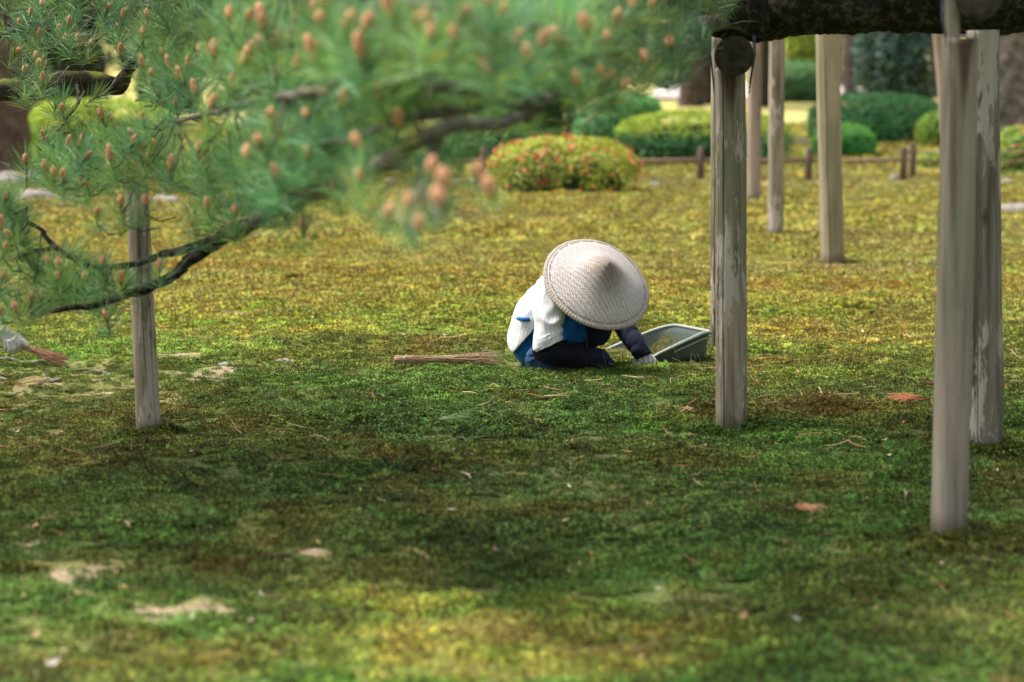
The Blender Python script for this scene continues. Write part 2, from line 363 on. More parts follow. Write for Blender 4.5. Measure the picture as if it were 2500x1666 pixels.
M_WOODS = wood_mat('smooth_grey_wood', (0.34, 0.285, 0.225), (0.255, 0.213, 0.165), (0.14, 0.115, 0.088), 0.45, 1, 0.12)
M_WOODT = wood_mat('tan_wood', (0.40, 0.33, 0.225), (0.32, 0.265, 0.17), (0.20, 0.165, 0.10), 0.5, 1, 0.15)
M_WOODP = wood_mat('pinkish_wood', (0.42, 0.32, 0.25), (0.34, 0.26, 0.20), (0.24, 0.18, 0.13), 0.2, 1, 0.2)
M_WOODK = wood_mat('dark_weathered_wood', (0.30, 0.26, 0.205), (0.165, 0.145, 0.11), (0.05, 0.042, 0.031), 0.6, 1, 0.75, None, 0.7)
M_WOODA = wood_mat('weathered_wood_stained', (0.41, 0.34, 0.26), (0.235, 0.193, 0.142), (0.075, 0.058, 0.040), 0.55, 1, 0.8, (P(1783, 200, 11.39).x, 0.045, 1.13, 1.36))
M_WOODF = wood_mat('smooth_grey_wood_stained', (0.34, 0.285, 0.225), (0.255, 0.213, 0.165), (0.14, 0.115, 0.088), 0.45, 1, 0.12, (P(2350, 120, 8.98).x, 0.040, 1.28, 1.50))
M_LOGEND = simple('old_log', (0.016, 0.013, 0.010), (0.07, 0.055, 0.038), 30, 0.95, 0.01)
M_WIRE = simple('dark_wire', (0.03, 0.04, 0.05), (0.10, 0.12, 0.14), 30, 0.5)
def bark_mat(name, c1, c2, c3, scale=22, moss=0.0, b_=0.02):
    m, nt, b = mat(name)
    n = noise_tex(nt, scale, 8, 'Object', None, 0.7)
    vo = node(nt, 'ShaderNodeTexVoronoi'); vo.inputs['Scale'].default_value = scale * 0.8; vo.feature = 'DISTANCE_TO_EDGE'
    tc = node(nt, 'ShaderNodeTexCoord'); L(nt, tc.outputs['Object'], vo.inputs['Vector'])
    c = ramp(nt, n, [(0.3, c1), (0.5, c2), (0.72, c3)])
    cr = ramp(nt, vo.outputs['Distance'], [(0.0, (0.7, 0.7, 0.7)), (0.05, (1, 1, 1))]); c = mix(nt, 1.0, c, cr, 'MULTIPLY')
    if moss:
        geo = node(nt, 'ShaderNodeNewGeometry'); sep = node(nt, 'ShaderNodeSeparateXYZ'); L(nt, geo.outputs['Normal'], sep.inputs[0])
        k = ramp(nt, sep.outputs[2], [(0.35, (0, 0, 0)), (0.75, (moss, moss, moss))])
        n2 = ramp(nt, noise_tex(nt, 9, 3), [(0.42, (0, 0, 0)), (0.55, (1, 1, 1))]); k = mix(nt, 1.0, k, n2, 'MULTIPLY')
        c = mix(nt, k, c, (0.13, 0.14, 0.02))
    L(nt, c, b.inputs['Base Color']); b.inputs['Roughness'].default_value = 0.95; b.inputs['Specular IOR Level'].default_value = 0.1
    bump(nt, b, n, 0.9, b_); return m
M_BARK = bark_mat('pine_bark', (0.010, 0.009, 0.007), (0.032, 0.027, 0.02), (0.16, 0.14, 0.115), 26, 0.0)
M_BARKM = bark_mat('mossy_bark', (0.015, 0.012, 0.009), (0.04, 0.032, 0.024), (0.10, 0.085, 0.07), 16, 0.9)
M_BARKG = bark_mat('grey_branch_bark', (0.05, 0.045, 0.04), (0.12, 0.105, 0.09), (0.30, 0.26, 0.23), 40, 0.0, 0.006)
M_BARKF = bark_mat('tree_bark', (0.04, 0.03, 0.024), (0.08, 0.062, 0.052), (0.16, 0.13, 0.115), 6, 0.2)

def post_mesh(base, top, r0, r1, seed, cracks=3, n=200, rings=80, amp=0.05):
    r = random.Random(seed); base = Vector(base); top = Vector(top); ax = (top - base); Lh = ax.length; ax.normalize()
    x = ax.cross(Vector((0, 1, 0))).normalized(); y = ax.cross(x)
    ck = [(r.uniform(0.5, 2.6) if q_ % 3 < 2 else r.uniform(0, 6.28), r.uniform(0.02, 0.034), r.uniform(-0.2, 0.3), r.uniform(0.7, 1.2), r.uniform(0.2, 0.4)) for q_ in range(cracks)]
    v = []
    for i in range(rings + 1):
        t = i / rings; c = base + ax * (Lh * t); R = r0 + (r1 - r0) * t
        for k in range(n):
            a = 6.28318 * k / n
            nz = mnoise.fractal(Vector((math.cos(a) * 1.5 + seed, math.sin(a) * 1.5, t * Lh * 2.2)), 1.0, 2.0, 3)
            fz = mnoise.noise(Vector((math.cos(a) * 14 + seed, math.sin(a) * 14, t * Lh * 3)))
            q = R * (1 + amp * nz + 0.014 * fz)
            for (ca, cw, t0, t1, dp) in ck:
                if t0 < t < t1:
                    wob = ca + 0.10 * mnoise.noise(Vector((t * 4, seed + ca, 0))); dd = abs((a - wob + 3.14159) % 6.28318 - 3.14159)
                    if dd < cw * 1.6: q -= R * dp * (1 - dd / (cw * 1.6)) * min(1, (t - t0) * 6, (t1 - t) * 6)
            v.append(c + (x * math.cos(a) + y * math.sin(a)) * q)
    f = [(i * n + k, i * n + (k + 1) % n, (i + 1) * n + (k + 1) % n, (i + 1) * n + k) for i in range(rings) for k in range(n)]
    f.append(tuple(rings * n + k for k in range(n)))
    return v, f
def post(basepx, toppx, d, wpx, ztop, label, m, seed, wtop=None, cracks=3, cross=None, extra=None, rings=90):
    b = P(*basepx, d); s = FPX / d
    t = P(*toppx, d); ax = (t - b).normalized(); L_ = (ztop - b.z) / ax.z; tp = b + ax * L_
    r0 = wpx / 2 / s; r1 = (wtop or wpx * 0.94) / 2 / s
    root = thing('support_post', label, 'post', (b.x, b.y, 0), 'wooden posts propping up the pine limbs')
    v, f = post_mesh(b - ax * 0.12, tp, r0, r1, seed, cracks, rings=rings); mesh_obj('shaft', v, f, m, root, True)
    return root, b, tp, r1
GRP = 'wooden posts propping up the pine limbs'
def log_mesh(a, b, r, seed, n=28, m=10):
    mb = MB(); a = Vector(a); b = Vector(b)
    pts = [a.lerp(b, i / m) for i in range(m + 1)]; mb.tube(pts, [r * (0.97 + 0.05 * mnoise.noise(Vector((i * .7, seed, 0)))) for i in range(m + 1)], n, cap=False)
    for e, sgn in ((0, -1), (m, 1)):      # slightly domed end with a raised heart
        c = pts[e]; dr = (b - a).normalized() * sgn; base = e * n; prev = [base + k for k in range(n)]
        for q, off in ((0.93, 0.006), (0.6, 0.009), (0.25, 0.008)):
            cur = []
            for k in range(n):
                cur.append(len(mb.v)); mb.v.append(c + (mb.v[base + k] - c) * q + dr * off)
            for k in range(n): mb.f.append((prev[k], prev[(k + 1) % n], cur[(k + 1) % n], cur[k]))
            prev = cur
        mb.f.append(tuple(prev))
    return mb
# post A beside the dustpan
rA, bA, tA, r1A = post((1786, 1048), (1783, 200), 11.39, 78, 1.375, 'thick grey-brown post with flaking pale streaks, beside the grey dustpan', M_WOODA, 3, 74, 2)
cA = P(1785, 137, 11.3)
log_mesh((cA.x, 11.14, cA.z), (cA.x + .045, 11.75, cA.z + .01), 0.0755, 1).build('crosspiece', M_LOGEND, rA)
for sx in (-1, 1):
    w_ = MB()
    for k in range(3):
        o_ = 0.004 * k
        w_.tube([(cA.x + sx * (0.078 + o_), 11.26, cA.z + 0.08), (cA.x + sx * (0.080 + o_), 11.24, cA.z + .01), (cA.x + sx * (0.072 + o_ * .5), 11.24, cA.z - 0.06), (cA.x + sx * (0.066), 11.25, cA.z - 0.10 - 0.02 * k)], [0.0018] * 4, 5)
    w_.build('tie_wire', M_WIRE, rA)
# sliver of post behind A
post((1757, 862), (1757, 300), 14.05, 46, 1.5, 'weathered grey post half hidden behind the streaked post beside the dustpan', M_WOOD, 8, 42, 3, rings=40)
# front right pale smooth post
rF, bF, tF, r1F = post((2316, 1309), (2345, 120), 8.98, 92, 1.50, 'smooth pale grey post nearest the viewer at the right edge, rusty stain at its top', M_WOODF, 12, 86, 0)
cl = P(2372, 8, 8.98)
log_mesh((cl.x, 8.84, cl.z + .02), (cl.x * 10.9 / 8.84 + .01, 10.9, cl.z + 0.05), 0.072, 5).build('crosspiece', M_LOGEND, rF)
v, f = post_mesh((tF.x - 0.025, tF.y, tF.z - 0.1), (tF.x - 0.028, tF.y, 1.72), 0.024, 0.022, 15, 0, 20, 12); mesh_obj('prong', v, f, M_WOODS, rF, True)
w_ = MB()
for k in range(3): w_.tube([(cl.x - 0.08 - .004 * k, 8.97, cl.z + .07), (cl.x - 0.085 - .004 * k, 8.95, cl.z - .05), (cl.x - 0.078, 8.94, cl.z - 0.10 - .015 * k)], [0.0016] * 3, 5)
w_.build('tie_wire', M_WIRE, rF)
# right post behind it
post((2406, 1106), (2399, 100), 10.72, 90, 1.52, 'dark grey post with long cracks and lichen, standing just behind the smooth pale post', M_WOODK, 21, 80, 5)
# left post under the branch
post((363, 1061), (336, 480), 11.21, 59, 1.02, 'grey post standing alone below the drooping pine branch', M_WOOD, 33, 54, 3)
# far posts
post((1840, 489), (1842, 120), 26.2, 36, 2.3, 'pinkish tan post, farthest and leftmost of the group of distant posts', M_WOODP, 41, 34, 1, rings=40)
post((1893, 579), (1897, 120), 21.7, 40, 2.2, 'grey-green distant post between the pinkish post and the thick tan post', M_WOOD, 44, 37, 1, rings=40)
post((2033, 641), (2020, 120), 19.3, 58, 2.2, 'thick tan post, stoutest of the distant posts', M_WOODT, 47, 56, 1, rings=50)
post((2019, 574), (2036, 120), 21.8, 40, 2.2, 'pale post mostly hidden behind the thick tan post', M_WOODP, 49, 36, 0, rings=40)
post((2330, 505), (2302, 180), 25.0, 34, 2.3, 'pale post mostly hidden behind the smooth pale post', M_WOODP, 52, 34, 0, rings=40)
# rusty stain under crosspieces is dark old wood: wedges set into the post heads
for root, c, y, wd, hh in ((rA, tA, 0, 0.05, 0.13), (rF, tF, 0, 0.05, 0.12)):
    pass

# ------------------------------------------------------------------ pine foliage
M_NEEDLE = leafy('pine_needles', True, trans=0.34, rough=0.45, spec=0.4, tmul=(1.0, 1.1, 0.6))
def needle_proto(seed, n=70, ln=0.105, lo=15, hi=95, droop=0.0, wd=0.0013):
    r = random.Random(seed); v = []; f = []; sh = []
    for i in range(n):
        z0 = r.uniform(-0.07, 0.0); t = (z0 + 0.07) / 0.07
        el = math.radians(lo + (hi - lo) * (1 - t) * r.uniform(.5, 1.0) + r.uniform(-8, 12)); an = r.uniform(0, 6.283)
        l = ln * r.uniform(0.7, 1.15)
        d = Vector((math.sin(el) * math.cos(an), math.sin(el) * math.sin(an), math.cos(el)))
        a = Vector((0, 0, z0)); m = a + d * l * .55; e = a + d * l + Vector((0, 0, -0.012 * math.sin(el)))
        sd = d.cross(Vector((r.gauss(0, 1), r.gauss(0, 1), r.gauss(0, 1)))).normalized() * wd
        b = len(v); v += [a - sd * .7, a + sd * .7, m + sd, m - sd, e]
        f += [(b, b + 1, b + 2, b + 3), (b + 3, b + 2, b + 4)]
        g = r.uniform(0.65, 1.3); c = (g, g, g)
        if r.random() < 0.03: c = (3.4, 1.5, 0.6)
        sh += [c] * 5
    return mesh_obj('needle_tuft', v, f, M_NEEDLE, None, False, {'shade': ('FLOAT_COLOR', sh)}, link=False)
NPROT = [needle_proto(200 + i, n=64 + 10 * (i % 3), lo=12, hi=80 + 8 * i) for i in range(4)]
M_CONE = leafy('pollen_cone', False, trans=0.12, rough=0.6, var=None, tmul=(1, .8, .6))
def cone_mesh(seed, r_=0.0105, h=0.034, tall=False):
    """a pollen-cone cluster: beads in spiral rows round a stub"""
    r = random.Random(seed); v = []; f = []; tn = []
    rows = 9 if tall else 6
    for i in range(rows):
        t = i / (rows - 1); z = h * t; rr = r_ * (math.sin(math.pi * (0.18 + 0.74 * t)) ** 0.7); m = 7 if i < rows - 1 else 3
        for k in range(m):
            a = 6.283 * k / m + i * 1.2; c = Vector((rr * math.cos(a), rr * math.sin(a), z)); q = r_ * 0.44 * r.uniform(.85, 1.15); b = len(v)
            for dx, dy, dz in ((1, 0, 0), (-1, 0, 0), (0, 1, 0), (0, -1, 0), (0, 0, 1.2), (0, 0, -1)): v.append(c + Vector((dx, dy, dz)) * q)
            f += [(b, b + 2, b + 4), (b + 2, b + 1, b + 4), (b + 1, b + 3, b + 4), (b + 3, b, b + 4), (b + 2, b, b + 5), (b + 1, b + 2, b + 5), (b + 3, b + 1, b + 5), (b, b + 3, b + 5)]
            g = r.uniform(.8, 1.15); tn += [(0.86 * g, 0.45 * g, 0.26 * g)] * 6
    b = len(v); mb = MB(); mb.tube([(0, 0, -.012), (0, 0, h * .5), (0, 0, h)], [r_ * .4, r_ * .8, r_ * .4], 6)
    v += mb.v; f += [tuple(b + i for i in q) for q in mb.f]; tn += [(0.5, 0.2, 0.09)] * len(mb.v)
    o = mesh_obj('pollen_cone', v, f, M_CONE, None, True, {'tint': ('FLOAT_COLOR', tn)}, link=False); return o.data
CONES = [cone_mesh(1), cone_mesh(2, 0.0095, 0.026), cone_mesh(3, 0.0125, 0.064, True), cone_mesh(4, 0.012, 0.055, True)]

DC = [(0, 50, 12.9), (250, 100, 12.5), (100, 300, 12.3), (400, 150, 10.3), (300, 350, 10.4), (120, 400, 10.6), (150, 650, 10.5), (500, 520, 10.0), (380, 560, 10.4), (600, 100, 8.2), (650, 350, 8.0),
      (900, 100, 6.9), (900, 300, 7.2), (1050, 50, 6.6), (1200, 100, 6.7), (1300, 220, 7.4), (1400, 100, 7.3), (1500, 150, 8.0), (1640, 60, 9.0), (1800, 30, 10.2), (1060, 480, 6.0), (740, 500, 8.8), (950, 420, 6.8)]
def depth(px, py):
    ws = 0; s = 0
    for a, b, d in DC:
        q = 1 / ((px - a) ** 2 + ((py - b) * 1.3) ** 2 + 900) ** 1.6; ws += q; s += q * d
    return s / ws
def inpoly(x, y, p):
    c = False; j = len(p) - 1
    for i in range(len(p)):
        if (p[i][1] > y) != (p[j][1] > y) and x < (p[j][0] - p[i][0]) * (y - p[i][1]) / (p[j][1] - p[i][1]) + p[i][0]: c = not c
        j = i
    return c
def randpoly(p, r):
    xs = [a for a, _ in p]; ys = [b for _, b in p]
    while True:
        x = r.uniform(min(xs), max(xs)); y = r.uniform(min(ys), max(ys))
        if inpoly(x, y, p): return x, y
def smooth_path(pts, k=6):
    out = []; n = len(pts)
    for i in range(n - 1):
        p0 = Vector(pts[max(i - 1, 0)]); p1 = Vector(pts[i]); p2 = Vector(pts[i + 1]); p3 = Vector(pts[min(i + 2, n - 1)])
        for j in range(k):
            t = j / k; out.append(0.5 * ((2 * p1) + (p2 - p0) * t + (2 * p0 - 5 * p1 + 4 * p2 - p3) * t * t + (3 * p1 - p0 - 3 * p2 + p3) * t ** 3))
    out.append(Vector(pts[-1])); return out
def branch(name, pts, r0, r1, m, parent, n=9, k=6, gn=0.26, seed=0):
    sp = smooth_path(pts, k); N = len(sp); mb = MB()
    sp = [p + mnoise.noise_vector(p * 4 + Vector((seed, 0, 0))) * 0.014 + mnoise.noise_vector(p * 13 + Vector((0, seed, 0))) * 0.011 for p in sp]
    rad = [(r0 + (r1 - r0) * i / (N - 1)) * (1 + gn * mnoise.noise(Vector((i * 0.9, seed, 3)))) for i in range(N)]
    mb.tube(sp, rad, n); o = mb.build(name, m, parent)
    return o, sp
def big_limb(name, pts, radii, m, parent, seed, n=56, k=24, amp=0.1):
    sp = smooth_path(pts, k); rr = np.interp(np.linspace(0, len(pts) - 1, len(sp)), range(len(pts)), radii)
    mb = MB(); mb.tube(sp, list(rr), n)
    for i in range(len(sp)):
        for j in range(n):
            q = i * n + j; dv = (mb.v[q] - sp[i]); L0 = dv.length
            if L0 > 1e-6: mb.v[q] = mb.v[q] + dv / L0 * (amp * 0.35 * mnoise.fractal(mb.v[q] * 9, 1, 2, 4) + amp * 0.12 * mnoise.noise(mb.v[q] * 60))
    o = mb.build(name, m, parent); return o, sp

class Foliage:
    def __init__(s): s.p = []; s.r = []; s.s = []; s.t = []; s.i = []
    def add(s, p, axis, scale, tint):
        s.p.append(tuple(p)); s.r.append(tuple(Vector(axis).to_track_quat('Z', 'Y').to_euler())); s.s.append(scale); s.t.append(tuple(tint)); s.i.append(random.randrange(4))
    def build(s, parent):
        o = gn_instancer('needle_foliage', s.p, s.r, s.s, s.t, s.i, NPROT, parent); o['kind'] = 'stuff'; return o
NT = (0.20, 0.385, 0.175)
def ntint(r, k=1.0):
    g = r.uniform(0.7, 1.25) * k; y = r.uniform(0, 1)
    return (NT[0] * g * (0.75 + 0.7 * y), NT[1] * g * (0.9 + 0.2 * y), NT[2] * g * (1.15 - 0.35 * y))
def rand_axis(r, up=1.0, sp=0.7): return Vector((r.gauss(0, sp), r.gauss(0, sp), up)).normalized()

pine = thing('pine_tree', 'old pine with a huge dark limb on posts and long branches of orange pollen cones', 'tree', (5.2, 11.6, 0))
big_limb('trunk', [(5.3, 11.7, -0.2), (5.2, 11.6, 0.6), (5.0, 11.5, 1.5), (4.8, 11.6, 2.6), (4.9, 11.8, 4.0)], [0.48, 0.38, 0.33, 0.26, 0.16], M_BARK, pine, 5)
lz = lambda px, py: P(px, py, 11.5)
def LP(px, ylow, r, y): q = P(px, ylow, y); return Vector((q.x, y, q.z + r))
limb_o, limb_sp = big_limb('limb', [(5.0, 11.6, 1.8), LP(2700, 70, .19, 11.5), LP(2480, 78, .18, 11.5), LP(2360, 84, .17, 11.5), LP(2190, 74, .165, 11.5), LP(2060, 82, .15, 11.5), LP(1940, 92, .14, 11.5), LP(1840, 102, .12, 11.5), LP(1750, 84, .09, 11.3), LP(1640, 40, .05, 10.9)],
                         [0.24, .19, .18, .17, .165, .15, .14, .12, .09, .05], M_BARK, pine, 9, amp=0.05)
BR = []
def brpx(name, pts, w0, w1, m, seed, root=None):
    o, sp = branch(name, [P(*p) for p in pts], w0, w1, m, root or pine, seed=seed); BR.extend(sp); return sp
brpx('branch', [(1830, 30, 11.55), (1770, 52, 11.3), (1710, 66, 10.5), (1640, 85, 9.6), (1560, 128, 8.9), (1480, 175, 8.4), (1400, 235, 8.0), (1290, 272, 7.7)], 0.036, 0.015, M_BARKG, 1)
brpx('branch', [(1290, 272, 7.7), (1210, 300, 6.95), (1150, 305, 6.85), (1080, 320, 6.85), (1010, 350, 6.95), (930, 400, 7.15), (850, 440, 7.65), (740, 480, 8.45), (640, 528, 9.35), (570, 560, 9.85)], 0.014, 0.027, M_BARKG, 2)
brpx('branch', [(570, 560, 9.85), (520, 600, 10.05), (475, 632, 10.15), (430, 672, 10.15), (370, 708, 10.25), (300, 722, 10.25), (230, 745, 10.25), (120, 760, 10.25)], 0.027, 0.009, M_BARK, 3)
brpx('branch', [(600, 548, 9.85), (520, 590, 10.25), (440, 612, 10.35), (370, 625, 10.45), (300, 652, 10.45), (210, 650, 10.45)], 0.020, 0.009, M_BARK, 4)
brpx('branch', [(215, 655, 10.7), (180, 632, 10.6), (140, 612, 10.6), (115, 590, 10.6), (95, 560, 10.5), (60, 530, 10.5), (60, 500, 10.5)], 0.012, 0.006, M_BARKG, 5)
brpx('branch', [(130, 612, 10.6), (80, 620, 10.6), (30, 632, 10.6), (-40, 650, 10.6)], 0.010, 0.007, M_BARKG, 6)
brpx('branch', [(1400, 235, 8.0), (1250, 250, 7.4), (1080, 268, 7.1), (960, 300, 7.0), (860, 340, 7.1), (760, 350, 7.4)], 0.016, 0.008, M_BARKG, 7)
brpx('branch', [(1290, 270, 7.7), (1150, 220, 7.0), (980, 205, 6.9), (820, 210, 7.0), (700, 230, 7.6), (560, 260, 8.8), (430, 300, 9.8)], 0.018, 0.008, M_BARKG, 8)
brpx('branch', [(1560, 128, 8.9), (1430, 110, 7.6), (1280, 60, 6.9), (1100, 20, 6.6), (900, -10, 6.8), (700, -20, 7.6)], 0.016, 0.008, M_BARKG, 9)
brpx('branch', [(930, 400, 7.8), (860, 430, 7.9), (780, 450, 8.0), (690, 420, 8.2)], 0.012, 0.006, M_BARKG, 10)
brpx('branch', [(640, 528, 9.8), (560, 490, 10.0), (470, 470, 10.3), (380, 430, 10.4), (270, 430, 10.5), (150, 440, 10.6)], 0.012, 0.006, M_BARKG, 11)
brpx('branch', [(1080, 320, 7.4), (1040, 410, 6.6), (1020, 470, 6.2), (1000, 510, 6.0)], 0.008, 0.004, M_BARKG, 12)
BRm = list(BR)
CONE_PX = """48,49 74,25 102,3 169,48 142,61 96,77 196,89t 163,92 221,101 296,107t 301,30 359,31 256,28 263,12 287,58 350,77 88,132 96,150 59,164 104,188 40,119 152,258 249,277 107,325 348,137t 408,140t
395,124 440,175t 458,146 370,175 478,204t 521,124 560,30 607,34 643,41t 596,128t 679,182 569,200 639,108 673,104 515,249 430,249 662,281 349,277 332,322t 325,341 376,348 348,368 362,376 269,365t 210,376 166,333t 195,332t
63,384 112,403 131,415 155,427 271,405 316,376 418,389t 415,411 486,356 497,387 633,341 676,424 187,446 210,445 14,475 295,488 354,488 507,494 603,371 728,32 783,46 793,5 767,15 848,56 893,59 957,13t 962,45 1015,56
1054,57t 1048,78 1132,27 1190,3 1225,27 1106,86 710,92 774,118t 883,112t 887,134 944,120 1203,115 1257,92 1286,134 724,155 925,222 838,238 971,293 749,279 719,303 1193,179 750,370 677,424 711,443 762,434 876,429 823,458
1054,410 1087,446 1166,418 1199,463 994,491 1075,486 873,351 1427,59 1440,62 1503,46 1357,84 1375,104 1322,99 1484,89 1636,102 1571,139 1469,175 1485,188 1522,202 1590,8 1541,5 1411,190 5,533t 23,566
12,595 237,514 303,511 507,502t 572,514 471,539 566,547 738,545 122,637 146,644 251,634 389,644 295,674 206,670 139,671 259,668 75,728 102,717 3,756 40,748 259,767 990,535 945,520 1020,545 7,670""".split()
FO = Foliage(); FO2 = Foliage(); r5 = random.Random(5)
twigs = MB(); twigs2 = MB()
def nearest(p, pts): return min(pts, key=lambda q: (q - p).length_squared)
pine2 = thing('pine_tree', 'pine at the left edge whose mossy horizontal limb crosses behind the nearer branches', 'tree', (-4.4, 14.5, 0))
big_limb('trunk', [(-4.4, 14.6, -0.2), (-4.35, 14.4, 0.8), (-4.2, 14.2, 1.9), (-4.3, 14.5, 3.4)], [0.4, 0.3, 0.25, 0.15], M_BARK, pine2, 15)
l2, sp2 = big_limb('limb', [(-4.2, 14.2, 1.9), P(-250, 235, 13.6), P(-60, 222, 13.3), P(60, 216, 13.2), P(160, 200, 13.1), P(245, 203, 13.1), P(290, 208, 13.1), P(330, 150, 13.0), P(420, 60, 12.9)], [.16, .07, .055, .05, .048, .045, .038, .025, .018], M_BARKM, pine2, 17, n=28, k=14, amp=0.03)
br2 = []
for i, pts in enumerate(([(205, 150, 12.9), (220, 60, 12.8), (255, 0, 12.7), (270, -60, 12.6)], [(190, 205, 12.9), (190, 240, 12.7), (165, 285, 12.6), (140, 320, 12.5)], [(-20, 90, 13), (40, 75, 12.8), (100, 70, 12.7), (180, 40, 12.5)],
                       [(330, 150, 13), (390, 30, 12.6), (450, 0, 12.3), (520, -40, 12)], [(0, 10, 13.2), (30, 60, 13.1), (60, 90, 13), (40, 140, 12.9)], [(100, 210, 13), (110, 190, 12.8), (130, 110, 12.6), (190, 95, 12.5)])):
    o, sp = branch('branch', [P(*p) for p in pts], 0.02 if i in (0, 4) else 0.009, 0.005, M_BARK, pine2, seed=30 + i); br2 += sp
def add_cone(p, ax, tall, root):
    i = (2 + r5.randrange(2)) if tall else r5.randrange(2)
    o = bpy.data.objects.new('pollen_cone', CONES[i]); COL.objects.link(o); o.parent = root; o.matrix_parent_inverse = Matrix.Translation(-Vector(root.location))
    o.location = p; o.rotation_euler = Vector(ax).to_track_quat('Z', 'Y').to_euler(); s = r5.uniform(.85, 1.15) if not tall else r5.uniform(.8, 1.0)
    s *= .88 if p.y > 9 else 1.0
    o.scale = (s, s, s)
def tuft(px, py, d, root_fo, tw, br, r, scale=1.0, cone=None, k=1.0, sp=0.45, root=None, maxd=0.15):
    p = P(px, py, d); ax = rand_axis(r, 1.0, 0.25 if cone else sp)
    q = nearest(p, br); dv = q - p
    if dv.length > maxd: q = p + dv.normalized() * maxd * r.uniform(.6, 1)
    base = p - ax * 0.035
    md = (base + q) / 2 - Vector((0, 0, 0.02)); tw.tube([q, md, base, p - ax * .004], [0.0034, 0.003, 0.0026, 0.0024], 5)
    root_fo.add(p - ax * 0.006, ax, scale * r.uniform(.85, 1.15), ntint(r, k))
    if cone: add_cone(p, ax, cone == 't', root)
for t in CONE_PX:
    tl = t.endswith('t'); a, b = t.rstrip('t').split(','); a = float(a); b = float(b)
    d = depth(a, b) - 0.42 + r5.uniform(-.12, .12); second = (a < 330 and b < 340)
    if tl: b += 14
    tuft(a, b + 10, d, FO2 if second else FO, twigs2 if second else twigs, br2 if second else BRm, r5, 0.55 if (a > 900 and b > 400) else 1.0, 't' if tl else 'c', 0.62 if second else (0.7 if a > 1480 else 0.95), root=pine2 if second else pine)
def fill(poly, n, dj, k=1.0, second=False, sc=1.0, sp=0.6):
    for _ in range(n):
        x, y = randpoly(poly, r5); d = depth(x, y) + r5.uniform(*dj)
        tuft(x, y, d, FO2 if second else FO, twigs2 if second else twigs, br2 if second else BRm, r5, sc, None, k, sp)
fill([(330, 60), (560, -40), (1500, -40), (1560, 60), (1500, 150), (1400, 200), (1280, 240), (1090, 262), (1000, 300), (860, 350), (720, 410), (600, 450), (500, 400), (440, 330), (340, 250)], 225, (-0.15, 1.2), 1.0)
fill([(900, 150), (1480, 120), (1420, 215), (1300, 250), (1100, 262), (980, 290)], 60, (0.1, 0.9), .85)
fill([(560, 0), (1450, 0), (1300, 150), (900, 220), (620, 300)], 90, (-0.4, 0.5), 1.1)
fill([(560, 420), (860, 330), (960, 320), (900, 385), (740, 450), (620, 500)], 22, (-0.2, 0.6), .95)
fill([(60, 360), (330, 300), (500, 330), (560, 470), (330, 450), (100, 430)], 42, (-0.3, 0.5), 1.0)
fill([(0, -20), (520, -20), (480, 110), (290, 140), (60, 140), (0, 120)], 44, (-0.1, 0.7), 0.55, True)
fill([(0, 210), (290, 220), (290, 260), (120, 300), (20, 260)], 5, (-0.1, 0.4), 0.6, True)
fill([(0, 480), (120, 600), (330, 640), (340, 710), (150, 745), (0, 745)], 38, (-0.3, 0.4), 0.9)
fill([(0, 460), (60, 480), (60, 600), (0, 600)], 12, (-0.2, 0.3), 0.9)
fill([(420, 480), (740, 470), (690, 520), (560, 540), (440, 530)], 14, (-0.1, 0.5), 1.0)
fill([(920, 470), (1110, 470), (1080, 560), (950, 570)], 2, (-0.2, 0.2), 1.0, sc=.8)
fill([(1380, -30), (1830, -30), (1740, 60), (1660, 150), (1560, 190), (1440, 200)], 66, (0.0, 1.2), 0.5)
fill([(1260, 200), (1500, 150), (1560, 190), (1420, 250), (1300, 280)], 20, (0.3, 1.2), 0.55)
fill([(1080, 270), (1360, 200), (1400, 250), (1300, 270), (1150, 300)], 8, (1.2, 2.4), 0.85)
fill([(1000, 420), (1120, 300), (1150, 330), (1090, 420)], 8, (0.5, 1.2), 0.9)
# crown overhead, above the picture: it shades the ground below
r6 = random.Random(66)
canopy_br = []
for i in range(14):
    x0 = r6.uniform(-3.8, 3.6); y0 = r6.uniform(8.4, 11.8)
    a = Vector((4.8, 11.6, 2.7)); b = Vector((x0, y0, r6.uniform(2.3, 3.2)))
    m1 = a.lerp(b, 0.4) + Vector((0, 0, r6.uniform(0.1, 0.5))); m2 = a.lerp(b, 0.75) + Vector((r6.gauss(0, .3), r6.gauss(0, .3), 0.1))
    o, sp = branch('branch', [a, m1, m2, b], 0.05, 0.010, M_BARK, pine, k=5, seed=80 + i); canopy_br += sp[6:]
SHADE_N = 680
for i in range(SHADE_N):
    gx = r6.uniform(-3.6, 4.4); gy = r6.uniform(8.3, 11.7)
    z = r6.uniform(2.25, 3.3)
    p = Vector((gx, gy, 0)) + SUN * (z / SUN.z)
    if vn(np.array([gx * 0.9]), np.array([gy * 0.9]), 5)[0] < 0.24: continue
    for _ in range(3):
        FO.add(p + Vector((r6.gauss(0, .12), r6.gauss(0, .12), r6.gauss(0, .08))), rand_axis(r6, 1, .6), r6.uniform(1.0, 1.5), ntint(r6))
FO.build(pine); FO2.build(pine2)
twigs.build('twigs', M_BARKG, pine)['kind'] = 'stuff'; twigs2.build('twigs', M_BARKG, pine2)['kind'] = 'stuff'
